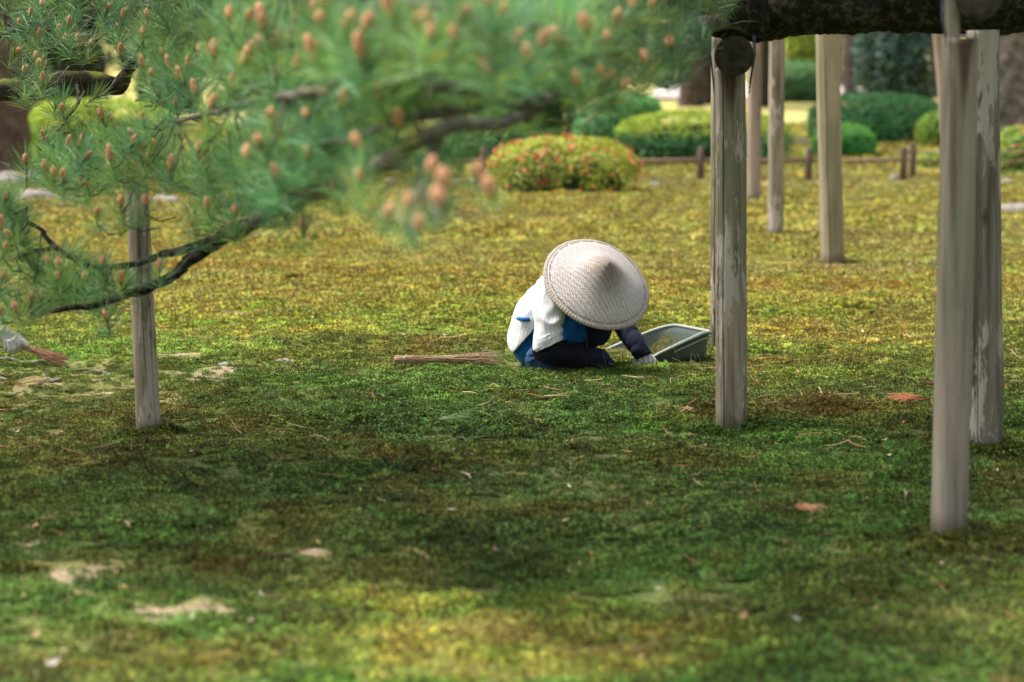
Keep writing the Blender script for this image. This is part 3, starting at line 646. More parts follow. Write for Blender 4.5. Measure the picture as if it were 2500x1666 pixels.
# ------------------------------------------------------------------ shrubs and trees beyond the moss
M_LEAF = leafy('shrub_leaf', False, trans=0.3, rough=0.55, spec=0.3, var=None)
M_LEAFD = leafy('evergreen_leaf', False, trans=0.15, rough=0.35, spec=0.5, var=None)
M_PETAL = leafy('petal', False, trans=0.3, rough=0.6, var=None, tmul=(1, .6, .5))
M_CORE = simple('shrub_inside', (0.012, 0.022, 0.008), (0.03, 0.045, 0.015), 8, 1.0)
def leaf_cloud(c, size, n, ls, cols, seed, sq=2.6, shell=0.16, lump=0.08, flat=0.0, zmin=0.0, topcol=None):
    r = np.random.default_rng(seed)
    d = r.normal(size=(n, 3)); d /= np.linalg.norm(d, axis=1)[:, None]; d[:, 2] = np.abs(d[:, 2]) * np.where(r.random(n) < .25, -0.6, 1)
    q = (np.abs(d) ** sq).sum(1) ** (1 / sq); p = d / q[:, None]
    R = 1 - shell * r.random(n) ** 1.5 + lump * (fbm(p[:, 0] * 3 + 7 + seed, p[:, 1] * 3 + p[:, 2] * 2.3 + 9, seed, 3) - .5) * 2
    p = p * R[:, None]; half = np.array((size[0] / 2, size[1] / 2, size[2] * 0.62))
    pos = p * half + np.array((c[0], c[1], c[2] + size[2] * 0.38)); pos = pos[pos[:, 2] > zmin]; p = p[:len(pos)] if False else None
    n = len(pos); nn = (pos - np.array((c[0], c[1], c[2] + size[2] * .3))) / half; nn /= np.linalg.norm(nn, axis=1)[:, None]
    nn = nn + r.normal(size=(n, 3)) * 0.55; nn /= np.linalg.norm(nn, axis=1)[:, None]
    t = np.cross(nn, r.normal(size=(n, 3))); t /= np.linalg.norm(t, axis=1)[:, None]; b = np.cross(nn, t)
    s = (ls * r.uniform(.6, 1.3, n))[:, None]
    v = np.stack([pos - t * s, pos - b * s * .45, pos + t * s, pos + b * s * .45], 1).reshape(-1, 3)
    f = np.arange(4 * n).reshape(-1, 4)
    cols = np.array(cols); k = r.integers(0, len(cols), n); cc = cols[k] * (r.uniform(.7, 1.3, n) * (0.55 + 0.9 * fbm(pos[:, 0] * 5 + seed, pos[:, 2] * 7 + pos[:, 1] * 3, seed + 3, 2)))[:, None]
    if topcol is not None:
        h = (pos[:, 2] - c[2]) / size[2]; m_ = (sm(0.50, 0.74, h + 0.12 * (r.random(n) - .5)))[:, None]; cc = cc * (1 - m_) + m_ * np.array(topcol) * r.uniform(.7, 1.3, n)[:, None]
    return v, f, np.repeat(cc, 4, 0)
def core_mesh(c, size, sq, k=0.8):
    v = []; f = []; nu, nv = 20, 8
    for j in range(nv + 1):
        e = math.pi / 2 * j / nv
        for i in range(nu):
            a = 6.28318 * i / nu; d = Vector((math.cos(a) * math.cos(e), math.sin(a) * math.cos(e), math.sin(e)))
            q = (abs(d.x) ** sq + abs(d.y) ** sq + abs(d.z) ** sq) ** (1 / sq); d = d / q * k
            v.append((c[0] + d.x * size[0] / 2, c[1] + d.y * size[1] / 2, c[2] + d.z * size[2] * 0.95 if j else c[2] - 0.05))
    for j in range(nv):
        for i in range(nu): f.append((j * nu + i, j * nu + (i + 1) % nu, (j + 1) * nu + (i + 1) % nu, (j + 1) * nu + i))
    return v, f
def shrub(name, label, cat, x0, x1, top, base, cols, seed, dep=None, n=4200, ls=0.03, sq=2.6, topcol=None, flowers=None, group='clipped shrubs behind the moss garden', m=None, d=None, lump=0.08):
    if d is None: d = G0(1250, base).y
    a = P(x0, base, d); b = P(x1, base, d); h = P(x0, top, d).z; wx = b.x - a.x; dep = dep or wx * 0.8
    c = ((a.x + b.x) / 2, d + dep * 0.3, HZ((a.x + b.x) / 2, d) - 0.02)
    root = thing(name, label, cat, c, group)
    v, f, t = leaf_cloud(c, (wx, dep, h), n, ls, cols, seed, sq, topcol=topcol, lump=lump)
    fo = mesh_obj('foliage', v, f, m or M_LEAF, root, False, {'tint': ('FLOAT_COLOR', t)}); fo['kind'] = 'stuff'
    v, f = core_mesh(c, (wx, dep, h), sq); mesh_obj('branch_core', v, f, M_CORE, root, True)
    if flowers:
        fc, fn, fs = flowers
        v, f, t = leaf_cloud(c, (wx * 1.02, dep * 1.02, h * 1.02), fn, fs, fc, seed + 1, sq, 0.03, lump)
        fl = mesh_obj('blossoms', v, f, M_PETAL, root, False, {'tint': ('FLOAT_COLOR', t)}); fl['kind'] = 'stuff'
    return root
GA = [(0.20, 0.34, 0.04), (0.13, 0.26, 0.04), (0.26, 0.38, 0.05)]; GB = [(0.075, 0.26, 0.10), (0.11, 0.32, 0.12), (0.06, 0.20, 0.08)]; GD = [(0.06, 0.19, 0.08), (0.09, 0.24, 0.10)]
RED = [(0.62, 0.10, 0.04), (0.70, 0.16, 0.06), (0.6, 0.12, 0.09)]
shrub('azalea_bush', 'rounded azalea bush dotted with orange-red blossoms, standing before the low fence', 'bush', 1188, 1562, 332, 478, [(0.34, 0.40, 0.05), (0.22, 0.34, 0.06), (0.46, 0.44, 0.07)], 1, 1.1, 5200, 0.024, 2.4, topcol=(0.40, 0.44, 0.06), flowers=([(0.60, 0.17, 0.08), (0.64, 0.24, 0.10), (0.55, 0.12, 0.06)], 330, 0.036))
shrub('clipped_hedge', 'long clipped hedge with a lime-green top, behind the low fence', 'hedge', 1500, 1930, 270, 408, GB, 2, 1.0, 6500, 0.026, 3.2, topcol=(0.46, 0.58, 0.07))  # upper leaves blend to a lighter lime
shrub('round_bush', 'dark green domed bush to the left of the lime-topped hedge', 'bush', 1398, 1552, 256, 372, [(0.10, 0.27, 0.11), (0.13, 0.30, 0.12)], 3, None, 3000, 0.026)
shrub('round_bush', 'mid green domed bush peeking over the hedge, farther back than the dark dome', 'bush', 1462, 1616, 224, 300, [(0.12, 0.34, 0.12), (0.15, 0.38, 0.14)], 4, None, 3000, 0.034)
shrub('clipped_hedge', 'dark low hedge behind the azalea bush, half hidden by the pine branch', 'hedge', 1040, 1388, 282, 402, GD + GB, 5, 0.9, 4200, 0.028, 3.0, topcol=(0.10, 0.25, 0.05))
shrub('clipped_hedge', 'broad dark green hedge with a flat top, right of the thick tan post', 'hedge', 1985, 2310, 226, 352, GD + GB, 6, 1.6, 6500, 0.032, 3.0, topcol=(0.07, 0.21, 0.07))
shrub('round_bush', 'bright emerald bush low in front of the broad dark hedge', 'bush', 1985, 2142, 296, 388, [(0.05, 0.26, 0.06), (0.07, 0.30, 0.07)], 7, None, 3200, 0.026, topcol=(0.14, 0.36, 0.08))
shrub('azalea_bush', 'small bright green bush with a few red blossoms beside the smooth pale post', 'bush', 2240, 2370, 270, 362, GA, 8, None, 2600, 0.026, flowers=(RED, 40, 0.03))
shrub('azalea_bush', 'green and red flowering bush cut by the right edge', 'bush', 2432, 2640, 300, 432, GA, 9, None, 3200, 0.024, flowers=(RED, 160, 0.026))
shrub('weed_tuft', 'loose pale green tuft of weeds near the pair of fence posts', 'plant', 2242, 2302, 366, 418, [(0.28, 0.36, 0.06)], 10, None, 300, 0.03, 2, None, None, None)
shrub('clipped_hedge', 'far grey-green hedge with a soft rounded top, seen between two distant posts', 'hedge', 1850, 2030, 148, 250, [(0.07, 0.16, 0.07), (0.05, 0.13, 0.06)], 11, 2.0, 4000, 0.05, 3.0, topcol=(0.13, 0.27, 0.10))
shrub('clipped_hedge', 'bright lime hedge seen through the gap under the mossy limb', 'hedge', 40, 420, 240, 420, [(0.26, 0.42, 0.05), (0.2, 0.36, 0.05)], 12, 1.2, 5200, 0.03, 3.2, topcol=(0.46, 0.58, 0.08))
shrub('round_bush', 'yellow-green bush glimpsed behind the pine needles, beside the lime hedge', 'bush', 470, 700, 300, 432, [(0.36, 0.42, 0.05), (0.28, 0.38, 0.05)], 13, None, 3000, 0.03)
shrub('round_bush', 'deep green bush glimpsed below the pine branch, before the dark low hedge', 'bush', 760, 1000, 320, 425, GB, 14, None, 3000, 0.028)
# larger evergreens behind
def big(name, label, x0, x1, top, d, cols, seed, n=6000, ls=0.06, m=None, sq=2.2, grp='trees and shrubs closing the background'):
    a = P(x0, 100, d).x; b = P(x1, 100, d).x; h = P(x0, top, d).z; c = ((a + b) / 2, d, -0.05)
    root = thing(name, label, 'tree', c, grp)
    v, f, t = leaf_cloud(c, (b - a, (b - a) * .7, h), n, ls, cols, seed, sq, 0.3, 0.2)
    fo = mesh_obj('crown', v, f, m or M_LEAFD, root, False, {'tint': ('FLOAT_COLOR', t)}); fo['kind'] = 'stuff'
    v, f = core_mesh(c, (b - a, (b - a) * .7, h), sq, .72); mesh_obj('branch_core', v, f, M_CORE, root, True)
    mb = MB(); mb.tube([(c[0], c[1], -.2), (c[0] + .05, c[1], h * .4), (c[0], c[1], h * .8)], [.14, .1, .04], 8); mb.build('trunk', M_BARKF, root)
TEAL = [(0.03, 0.085, 0.06), (0.022, 0.06, 0.045), (0.10, 0.18, 0.15)]
big('camellia_tree', 'dark teal glossy evergreen between the thick tan post and the smooth pale post', 2080, 2310, -120, 44, TEAL, 21, 7000, 0.045)
big('maple_tree', 'lime-yellow leafy tree glimpsed above the far grey-green hedge', 1900, 2030, -200, 66, [(0.36, 0.45, 0.05), (0.28, 0.38, 0.05)], 22, 5000, 0.07, M_LEAF)
big('evergreen_tree', 'grey-green leafy tree above the broad dark hedge, right of the thick tan post', 2030, 2200, -260, 70, [(0.10, 0.17, 0.09), (0.16, 0.24, 0.10)], 23, 5000, 0.08, M_LEAF)
big('evergreen_tree', 'brownish leafy tree at the right edge above the flowering bush', 2400, 2660, -260, 52, [(0.10, 0.10, 0.06), (0.06, 0.07, 0.035), (0.26, 0.24, 0.2)], 24, 6000, 0.05)
big('evergreen_tree', 'dark evergreen directly behind the streaked post', 1560, 1850, -300, 78, TEAL, 25, 6000, 0.08)
big('evergreen_tree', 'dark evergreen behind the domed bushes', 1260, 1560, -280, 72, [(0.04, 0.10, 0.05), (0.06, 0.14, 0.06)], 26, 6000, 0.08)
big('evergreen_tree', 'shadowy evergreen seen through the needles in the middle of the pine', 860, 1260, -300, 60, GD, 27, 7000, 0.07)
big('evergreen_tree', 'green leafy tree seen through the needles left of the middle', 500, 880, -260, 56, GD + GB, 28, 7000, 0.06)
big('evergreen_tree', 'dusky evergreen in the corner behind the mossy limb', -120, 330, -260, 46, [(0.05, 0.07, 0.035), (0.035, 0.06, 0.03)], 29, 7000, 0.05)
big('evergreen_tree', 'grey-green evergreen behind the gap beside the mossy limb', 300, 520, -260, 52, [(0.09, 0.11, 0.08), (0.06, 0.09, 0.06)], 30, 5000, 0.05)
# far woodland closing the view all round the garden
def woodland():
    v = []; f = []; t = []; r = np.random.default_rng(4); n0 = 0
    for k in range(90):
        a = r.uniform(-1.2, 1.2); R = r.uniform(88, 125); c = (R * math.sin(a), R * math.cos(a), -0.5); wd = r.uniform(7, 13); h = r.uniform(6, 12)
        g = r.uniform(.6, 1.4); vv, ff, tt = leaf_cloud(c, (wd, wd * .8, h), 420, .5, [(0.05 * g, 0.11 * g, 0.04 * g), (0.08 * g, 0.13 * g, 0.04 * g)], 100 + k, 2.1, .3, .25)
        v.append(vv); f.append(ff + n0); t.append(tt); n0 += len(vv)
    o = mesh_obj('woodland', np.concatenate(v), np.concatenate(f), M_LEAF, None, False, {'tint': ('FLOAT_COLOR', np.concatenate(t))})
    tag(o, 'distant dark green woodland closing the view', 'woodland', kind='stuff')
woodland()
def trunk(label, px, base, wpx, seed, lean=0.0, h=5.0, m=None, grp='bare trunks standing in the background'):
    d = G0(1250, base).y; s = FPX / d; c = P(px, base, d); r = wpx / 2 / s
    root = thing('tree', label, 'tree', (c.x, d, 0), grp)
    o, sp = big_limb('trunk', [(c.x + lean * .1, d, -.2), (c.x + lean * .1, d, .25), (c.x + lean * .3, d, h * .35), (c.x + lean, d, h)], [r * 1.35, r * 1.08, r, r * .7], m or M_BARKF, root, seed, 28, 14, amp=r * 0.5)
    rb = random.Random(seed)
    for k in range(3):
        a = rb.uniform(0, 6.28); q = sp[-2 - 4 * k]; mb = MB(); mb.tube([q, q + Vector((math.cos(a) * .6, math.sin(a) * .6, .5)), q + Vector((math.cos(a) * 1.6, math.sin(a) * 1.6, .8))], [r * .4, r * .28, r * .12], 8); mb.build('branch', m or M_BARKF, root)
    v, f, t = leaf_cloud((c.x + lean, d, h * .75), (4.5, 4.5, 3.5), 2200, .12, [(0.05, 0.11, 0.04), (0.08, 0.14, 0.05)], seed, 2.1, .5, .3)
    fo = mesh_obj('crown', v, f, M_LEAF, root, False, {'tint': ('FLOAT_COLOR', t)}); fo['kind'] = 'stuff'
    return root
trunk('brown far trunk just left of the streaked post', 1687, 262, 54, 61)
trunk('dark charcoal trunk touching the left side of the streaked post', 1735, 257, 46, 62, m=M_BARK)
trunk('slim dark trunk between the pinkish post and the grey-green post', 1868, 262, 24, 63, m=M_BARK)
trunk('mauve grey far trunk above the far grey-green hedge', 1978, 205, 26, 64)
trunk('brown trunk just right of the thick tan post', 2076, 235, 30, 65)
trunk('grey-brown trunk just left of the smooth pale post', 2285, 240, 34, 66)
trunk('thin dark trunk rising behind the azalea bush', 1388, 345, 26, 67, 0.3, m=M_BARK)
trunk('short rough trunk left of the azalea bush, below the pine branch', 1122, 392, 32, 68, 0.1)
trunk('massive brown trunk at the left edge under the mossy limb', -20, 432, 190, 69, -0.3, m=bark_mat('warm_bark', (0.09, 0.055, 0.035), (0.15, 0.10, 0.07), (0.26, 0.19, 0.15), 5, .2))
trunk('mottled pale grey trunk at the right edge above the flowering bush', 2505, 345, 150, 70, -0.5, m=bark_mat('mottled_bark', (0.04, 0.035, 0.02), (0.13, 0.11, 0.09), (0.34, 0.31, 0.28), 7, .5))
trunk('reddish trunk in the upper left, glimpsed above the needles', 190, 300, 70, 71, m=bark_mat('red_bark', (0.06, 0.03, 0.02), (0.13, 0.065, 0.045), (0.2, 0.12, 0.09), 6))
# stones
M_STONE = simple('pale_stone', (0.18, 0.165, 0.14), (0.32, 0.29, 0.25), 12, 0.9, 0.01)
M_STONEM = simple('grey_stone', (0.16, 0.15, 0.12), (0.34, 0.31, 0.27), 14, 0.95, 0.01)
def stone(label, px, base, wpx, hpx, seed, m=None, grp='stones lying in the garden', dep=.7, name='stone'):
    g = G(px, base); s = FPX / g.y; a = wpx / s / 2; h = hpx / s; r = random.Random(seed)
    bm = bmesh.new(); bmesh.ops.create_icosphere(bm, subdivisions=3, radius=1)
    for v in bm.verts:
        k = 1 + 0.22 * mnoise.noise(v.co * 1.6 + Vector((seed * 3.1, 0, 0))) + 0.07 * mnoise.noise(v.co * 5 + Vector((seed, 0, 0)))
        v.co = Vector((v.co.x * a * k, v.co.y * a * dep * k, max(v.co.z, -.3) * h * k))
    me = bpy.data.meshes.new(name); bm.to_mesh(me); bm.free(); me.materials.append(m or M_STONE)
    me.polygons.foreach_set('use_smooth', [True] * len(me.polygons))
    o = bpy.data.objects.new(name, me); COL.objects.link(o); o.location = g + Vector((0, a * dep * .7, -h * .05)); tag(o, label, 'stone', grp); return o
stone('flat white stone slab lying between the distant posts', 1955, 356, 66, 16, 1)
stone('small white stone on the moss right of the azalea bush', 1600, 458, 34, 14, 2)
stone('pale boulder at the left edge behind the lowest needles', 40, 452, 150, 36, 3)
stone('long pale boulder at the left edge, lower of the two', 80, 492, 130, 30, 4)
stone('whitish stone behind the upper part of the lone left post', 400, 500, 90, 24, 5)
stone('pale pinkish stone right of the pair of fence posts', 2455, 452, 60, 14, 6)
stone('rough grey stone at the right edge beside the cracked post', 2480, 520, 110, 22, 7, M_STONEM)
stone('little white stone at the foot of the paired fence posts', 2185, 448, 26, 26, 8)
stone('half-buried pale stone on the moss left of the broom', 694, 888, 58, 12, 9, M_STONEM)
stone('smaller half-buried stone beside the pale stone left of the broom', 548, 893, 34, 8, 10, M_STONEM)
ORD = ['first', 'second', 'third', 'fourth', 'fifth', 'sixth', 'seventh', 'eighth']
for i, px in enumerate(range(905, 1200, 42)): stone(ORD[i] + ' pale kerb stone, counted from the left, in the row left of the azalea bush', px, 448 + (i % 2) * 2, 44, 13, 20 + i, M_STONE, 'row of kerb stones left of the azalea bush')
# gravel path far off
M_GRAVEL = simple('pink_gravel', (0.45, 0.37, 0.33), (0.60, 0.51, 0.48), 30, 1.0)
o = mesh_obj('path', [(2.85, 62, .05), (4.2, 60, .05), (9.5, 64, .06), (10.5, 82, .12), (5, 74, .06), (3.6, 74, .05)], [(0, 1, 2, 3, 4, 5)], M_GRAVEL); tag(o, kind='structure')
# low fence
M_FPOST = simple('fence_post_wood', (0.09, 0.055, 0.045), (0.17, 0.11, 0.095), 18, .9, .004, (1, 1, .1))
M_FRAIL = simple('fence_rail_bamboo', (0.20, 0.12, 0.08), (0.36, 0.24, 0.17), 10, .8, .003, (.2, 1, 1))
fx = lambda px, d=29.0: P(px, 400, d).x
fence = thing('low_fence', 'knee-high fence of short dark posts and thin rails crossing behind the azalea bush', 'fence', (0, 29, 0))
fpx = [650, 915, 1180, 1445, 1711, 1975, 2206]; z0 = .235
for i, px in enumerate(fpx):
    mb = MB(); x = fx(px); mb.tube([(x, 29, -.08), (x, 29, .2), (x + .003, 29, .345), (x + .003, 29, .355)], [.036, .034, .033, .026], 12); mb.build('post', M_FPOST, fence)
    if i < len(fpx) - 1:
        mb = MB(); x2 = fx(fpx[i + 1]); mb.tube([(x + .033, 29, z0), ((x + x2) / 2, 29, z0 - .008), (x2 - .033, 29, z0)], [.019, .017, .019], 10); mb.build('rail', M_FRAIL, fence)
fence2 = thing('low_fence', 'short fence of two thin rails starting at the paired posts and running off rightwards', 'fence', (4, 29.4, 0))
for i, px in enumerate((2228, 2420, 2640)):
    mb = MB(); x = fx(px, 29.5); mb.tube([(x, 29.5, -.08), (x, 29.5, .2), (x, 29.5, .36), (x, 29.5, .37)], [.036, .034, .033, .026], 12); mb.build('post', M_FPOST, fence2)
for z in (.20, .29):
    for a_, b_ in ((2228, 2420), (2420, 2640)):
        mb = MB(); mb.tube([(fx(a_, 29.5) + .03, 29.5, z), (fx(b_, 29.5) - .03, 29.5, z)], [.009, .009], 8); mb.build('rail', M_FRAIL, fence2)

# ------------------------------------------------------------------ people
def blob(name, caps, vox, m, parent, smooth_it=6, wr=None, cuts=(), solid=0.0, link=True, stripe=False, sf=0.5):
    """one continuous surface grown round a list of tapered limbs (p0, r0, p1, r1)"""
    mb_ = MB()
    for (a, ra, b, rb) in caps:
        a = Vector(a); b = Vector(b); ax = b - a
        if ax.length < 1e-5: b = a + Vector((0, 0, 1e-4)); ax = b - a
        Lc = ax.length; ax.normalize(); sn = max(-.95, min(.95, (ra - rb) / Lc)); ph = math.asin(sn); pts = []; rad = []
        for k in range(1, 7):
            t = -math.pi / 2 + (math.pi / 2 + ph) * k / 6; pts.append(a + ax * ra * math.sin(t)); rad.append(ra * math.cos(t))
        for k in range(0, 6):
            t = ph + (math.pi / 2 - ph) * k / 6; pts.append(b + ax * rb * math.sin(t)); rad.append(rb * math.cos(t))
        # straight frame so rings stay perpendicular to the limb
        x = ax.cross(Vector((0, 0, 1)));  x = x if x.length > .05 else ax.cross(Vector((0, 1, 0))); x.normalize(); yv = ax.cross(x); b0 = len(mb_.v); n_ = 18
        for p, r_ in zip(pts, rad):
            for k in range(n_): mb_.v.append(p + (x * math.cos(6.28318 * k / n_) + yv * math.sin(6.28318 * k / n_)) * r_)
        for i_ in range(len(pts) - 1):
            for k in range(n_): mb_.f.append((b0 + i_ * n_ + k, b0 + i_ * n_ + (k + 1) % n_, b0 + (i_ + 1) * n_ + (k + 1) % n_, b0 + (i_ + 1) * n_ + k))
        mb_.f.append(tuple(b0 + k for k in range(n_))[::-1]); e_ = b0 + (len(pts) - 1) * n_; mb_.f.append(tuple(e_ + k for k in range(n_)))
    bm = bmesh.new(); bvs = [bm.verts.new(v) for v in mb_.v]
    for f_ in mb_.f: bm.faces.new([bvs[q] for q in f_])
    bmesh.ops.recalc_face_normals(bm, faces=bm.faces[:])
    me = bpy.data.meshes.new('tmp'); bm.to_mesh(me); bm.free(); o = bpy.data.objects.new('tmp', me); COL.objects.link(o)
    md = o.modifiers.new('r', 'REMESH'); md.mode = 'VOXEL'; md.voxel_size = vox
    if smooth_it:
        s2 = o.modifiers.new('s', 'SMOOTH'); s2.factor = sf; s2.iterations = smooth_it
    dg = bpy.context.evaluated_depsgraph_get(); me2 = bpy.data.meshes.new_from_object(o.evaluated_get(dg)); bpy.data.objects.remove(o)
    me2.name = name; bm = bmesh.new(); bm.from_mesh(me2); bm.normal_update()
    if wr:
        for v in bm.verts: v.co += v.normal * wr(v.co)
    for (pt, nr) in cuts:
        bmesh.ops.bisect_plane(bm, geom=bm.verts[:] + bm.edges[:] + bm.faces[:], plane_co=pt, plane_no=nr, clear_outer=True)
    bm.normal_update(); bm.to_mesh(me2)
    if stripe:
        at = me2.attributes.new('stripe', 'FLOAT', 'POINT'); out = []
        for v in bm.verts:
            best = None
            for (a, ra, b, rb) in caps:
                a = Vector(a); b = Vector(b); ab = b - a; t = max(0, min(1, (v.co - a).dot(ab) / max(ab.length_squared, 1e-9))); c = a + ab * t; dd = (v.co - c).length - (ra + (rb - ra) * t)
                if best is None or dd < best[0]: best = (dd, ab.normalized() if ab.length > 0 else Vector((0, 0, 1)), c, (ra + rb) / 2)
            _, ax, c, R = best; e1 = ax.cross(Vector((0, 1, 0))); e1.normalize(); e2 = ax.cross(e1); q = v.co - c
            out.append(math.atan2(q.dot(e1), -q.dot(e2)) * R)
        at.data.foreach_set('value', out)
    bm.free(); me2.materials.clear(); me2.materials.append(m); me2.polygons.foreach_set('use_smooth', [True] * len(me2.polygons))
    o = bpy.data.objects.new(name, me2)
    if link: COL.objects.link(o)
    if solid:
        md = o.modifiers.new('thick', 'SOLIDIFY'); md.thickness = solid; md.offset = -1
    if parent is not None: o.parent = parent; o.matrix_parent_inverse = Matrix.Translation(-Vector(parent.location)) if parent.get('_w') else parent.matrix_world.inverted() if False else Matrix()
    return o
def wrinkle(amp, fr=14, seed=0, st=(1, 1, 1)):
    def f(co):
        p = Vector((co.x * st[0], co.y * st[1], co.z * st[2])) * fr + Vector((seed, seed * 2.3, 0)); w1 = mnoise.noise_vector(p * .4) * 1.3
        a = mnoise.noise(p + w1); b = mnoise.noise(p * 2.3 + w1 * 2)
        return amp * ((1 - abs(a) * 2.6) * 0.9 + 0.35 * b)
    return f
def cloth(name, c, c2, rough=0.85, weave=900, bs=.3):
    m, nt, b = mat(name); n = noise_tex(nt, 12, 5)
    L(nt, ramp(nt, n, [(0.35, c), (0.65, c2)]), b.inputs['Base Color']); b.inputs['Roughness'].default_value = rough; b.inputs['Specular IOR Level'].default_value = 0.15
    b.inputs['Sheen Weight'].default_value = 0.02
    bump(nt, b, noise_tex(nt, weave, 2), bs, 0.001); return m
M_SHIRT, nt, b_ = mat('striped_shirt')
at = node(nt, 'ShaderNodeAttribute', attribute_name='stripe')
mm = node(nt, 'ShaderNodeMath', operation='MULTIPLY'); mm.inputs[1].default_value = 1 / 0.0150; L(nt, at.outputs['Fac'], mm.inputs[0])
fr = node(nt, 'ShaderNodeMath', operation='FRACT'); L(nt, mm.outputs[0], fr.inputs[0])
L(nt, ramp(nt, fr.outputs[0], [(0.0, (0.74, 0.73, 0.74)), (0.80, (0.74, 0.73, 0.74)), (0.84, (0.30, 0.31, 0.35)), (0.90, (0.30, 0.31, 0.35)), (0.94, (0.74, 0.73, 0.74))]), b_.inputs['Base Color'])
b_.inputs['Roughness'].default_value = 0.9; b_.inputs['Specular IOR Level'].default_value = 0.1; bump(nt, b_, noise_tex(nt, 500, 2), .3, .001)
M_BLUE = cloth('blue_cloth', (0.010, 0.105, 0.30), (0.016, 0.15, 0.40)); M_BLUE2 = cloth('slate_blue_cloth', (0.016, 0.042, 0.10), (0.035, 0.07, 0.145))
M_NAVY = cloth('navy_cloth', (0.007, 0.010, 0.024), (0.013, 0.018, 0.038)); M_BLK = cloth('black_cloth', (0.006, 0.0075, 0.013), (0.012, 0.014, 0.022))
M_GLOVE = cloth('pale_glove', (0.58, 0.58, 0.58), (0.74, 0.73, 0.72)); M_GLOVE2 = cloth('work_glove', (0.36, 0.33, 0.31), (0.55, 0.51, 0.50))
M_SKIN, nt, b_ = mat('skin'); L(nt, ramp(nt, noise_tex(nt, 30), [(.3, (0.48, 0.24, 0.16)), (.7, (0.58, 0.31, 0.21))]), b_.inputs['Base Color']); b_.inputs['Roughness'].default_value = .55
b_.inputs['Subsurface Weight'].default_value = .1; b_.inputs['Subsurface Radius'].default_value = (.01, .004, .002)
M_HAIR = simple('dark_hair', (0.012, 0.010, 0.009), (0.04, 0.034, 0.03), 60, .6)
M_RUB = simple('dark_boot_rubber', (0.02, 0.022, 0.025), (0.045, 0.046, 0.05), 8, .5)
# woven straw
def straw_mat():
    m, nt, b = mat('woven_straw')
    tc = node(nt, 'ShaderNodeTexCoord'); mp = node(nt, 'ShaderNodeMapping'); mp.inputs['Rotation'].default_value = (0, 0, math.radians(52)); mp.inputs['Scale'].default_value = (1 / .0064,) * 3
    L(nt, tc.outputs['Object'], mp.inputs[0]); sp = node(nt, 'ShaderNodeSeparateXYZ'); L(nt, mp.outputs[0], sp.inputs[0])
    def M_(op, a, b2=None, c=None):
        n = node(nt, 'ShaderNodeMath', operation=op)
        for i, x in enumerate((a, b2, c)):
            if x is None: continue
            if isinstance(x, (int, float)): n.inputs[i].default_value = x
            else: L(nt, x, n.inputs[i])
        return n.outputs[0]
    u, v_ = sp.outputs[0], sp.outputs[1]; iu, iv = M_('FLOOR', u), M_('FLOOR', v_); fu, fv = M_('FRACT', u), M_('FRACT', v_)
    k = M_('FLOORED_MODULO', M_('ADD', iu, iv), 4.0); over = M_('LESS_THAN', k, 1.5)
    eu = M_('SUBTRACT', 1.0, M_('POWER', M_('ABSOLUTE', M_('SUBTRACT', M_('MULTIPLY', fu, 2.0), 1.0)), 2.5)); ev = M_('SUBTRACT', 1.0, M_('POWER', M_('ABSOLUTE', M_('SUBTRACT', M_('MULTIPLY', fv, 2.0), 1.0)), 2.5))
    h = M_('ADD', M_('MULTIPLY', over, eu), M_('MULTIPLY', M_('SUBTRACT', 1.0, over), M_('MULTIPLY', ev, 0.72)))
    c = ramp(nt, h, [(0.05, (0.17, 0.13, 0.11)), (0.45, (0.41, 0.355, 0.335)), (0.85, (0.63, 0.585, 0.565))])
    c = mix(nt, 1.0, c, ramp(nt, noise_tex(nt, 70, 4), [(.3, (.8, .78, .76)), (.7, (1.12, 1.1, 1.1))]), 'MULTIPLY')
    # darker round the peak, with an uneven edge
    ln = node(nt, 'ShaderNodeVectorMath', operation='LENGTH'); mp2 = node(nt, 'ShaderNodeMapping'); mp2.inputs['Scale'].default_value = (1, 1, 0); L(nt, tc.outputs['Object'], mp2.inputs[0]); L(nt, mp2.outputs[0], ln.inputs[0])
    rr = M_('ADD', ln.outputs['Value'], M_('MULTIPLY', M_('SUBTRACT', noise_tex(nt, 9, 3), 0.5), 0.11))
    c = mix(nt, 1.0, c, ramp(nt, rr, [(0.0, (0.45, 0.40, 0.34)), (0.05, (0.62, 0.56, 0.50)), (0.12, (1, 1, 1))]), 'MULTIPLY')
    L(nt, c, b.inputs['Base Color']); b.inputs['Roughness'].default_value = 0.6; b.inputs['Specular IOR Level'].default_value = 0.3
    bump(nt, b, h, 0.8, 0.0022); return m
M_STRAW = straw_mat(); M_RIM = simple('straw_binding', (0.22, 0.175, 0.14), (0.52, 0.45, 0.395), 160, .8, .002); M_THREAD = simple('dark_thread', (0.04, 0.025, 0.02), (0.09, 0.06, 0.05), 90, .8)
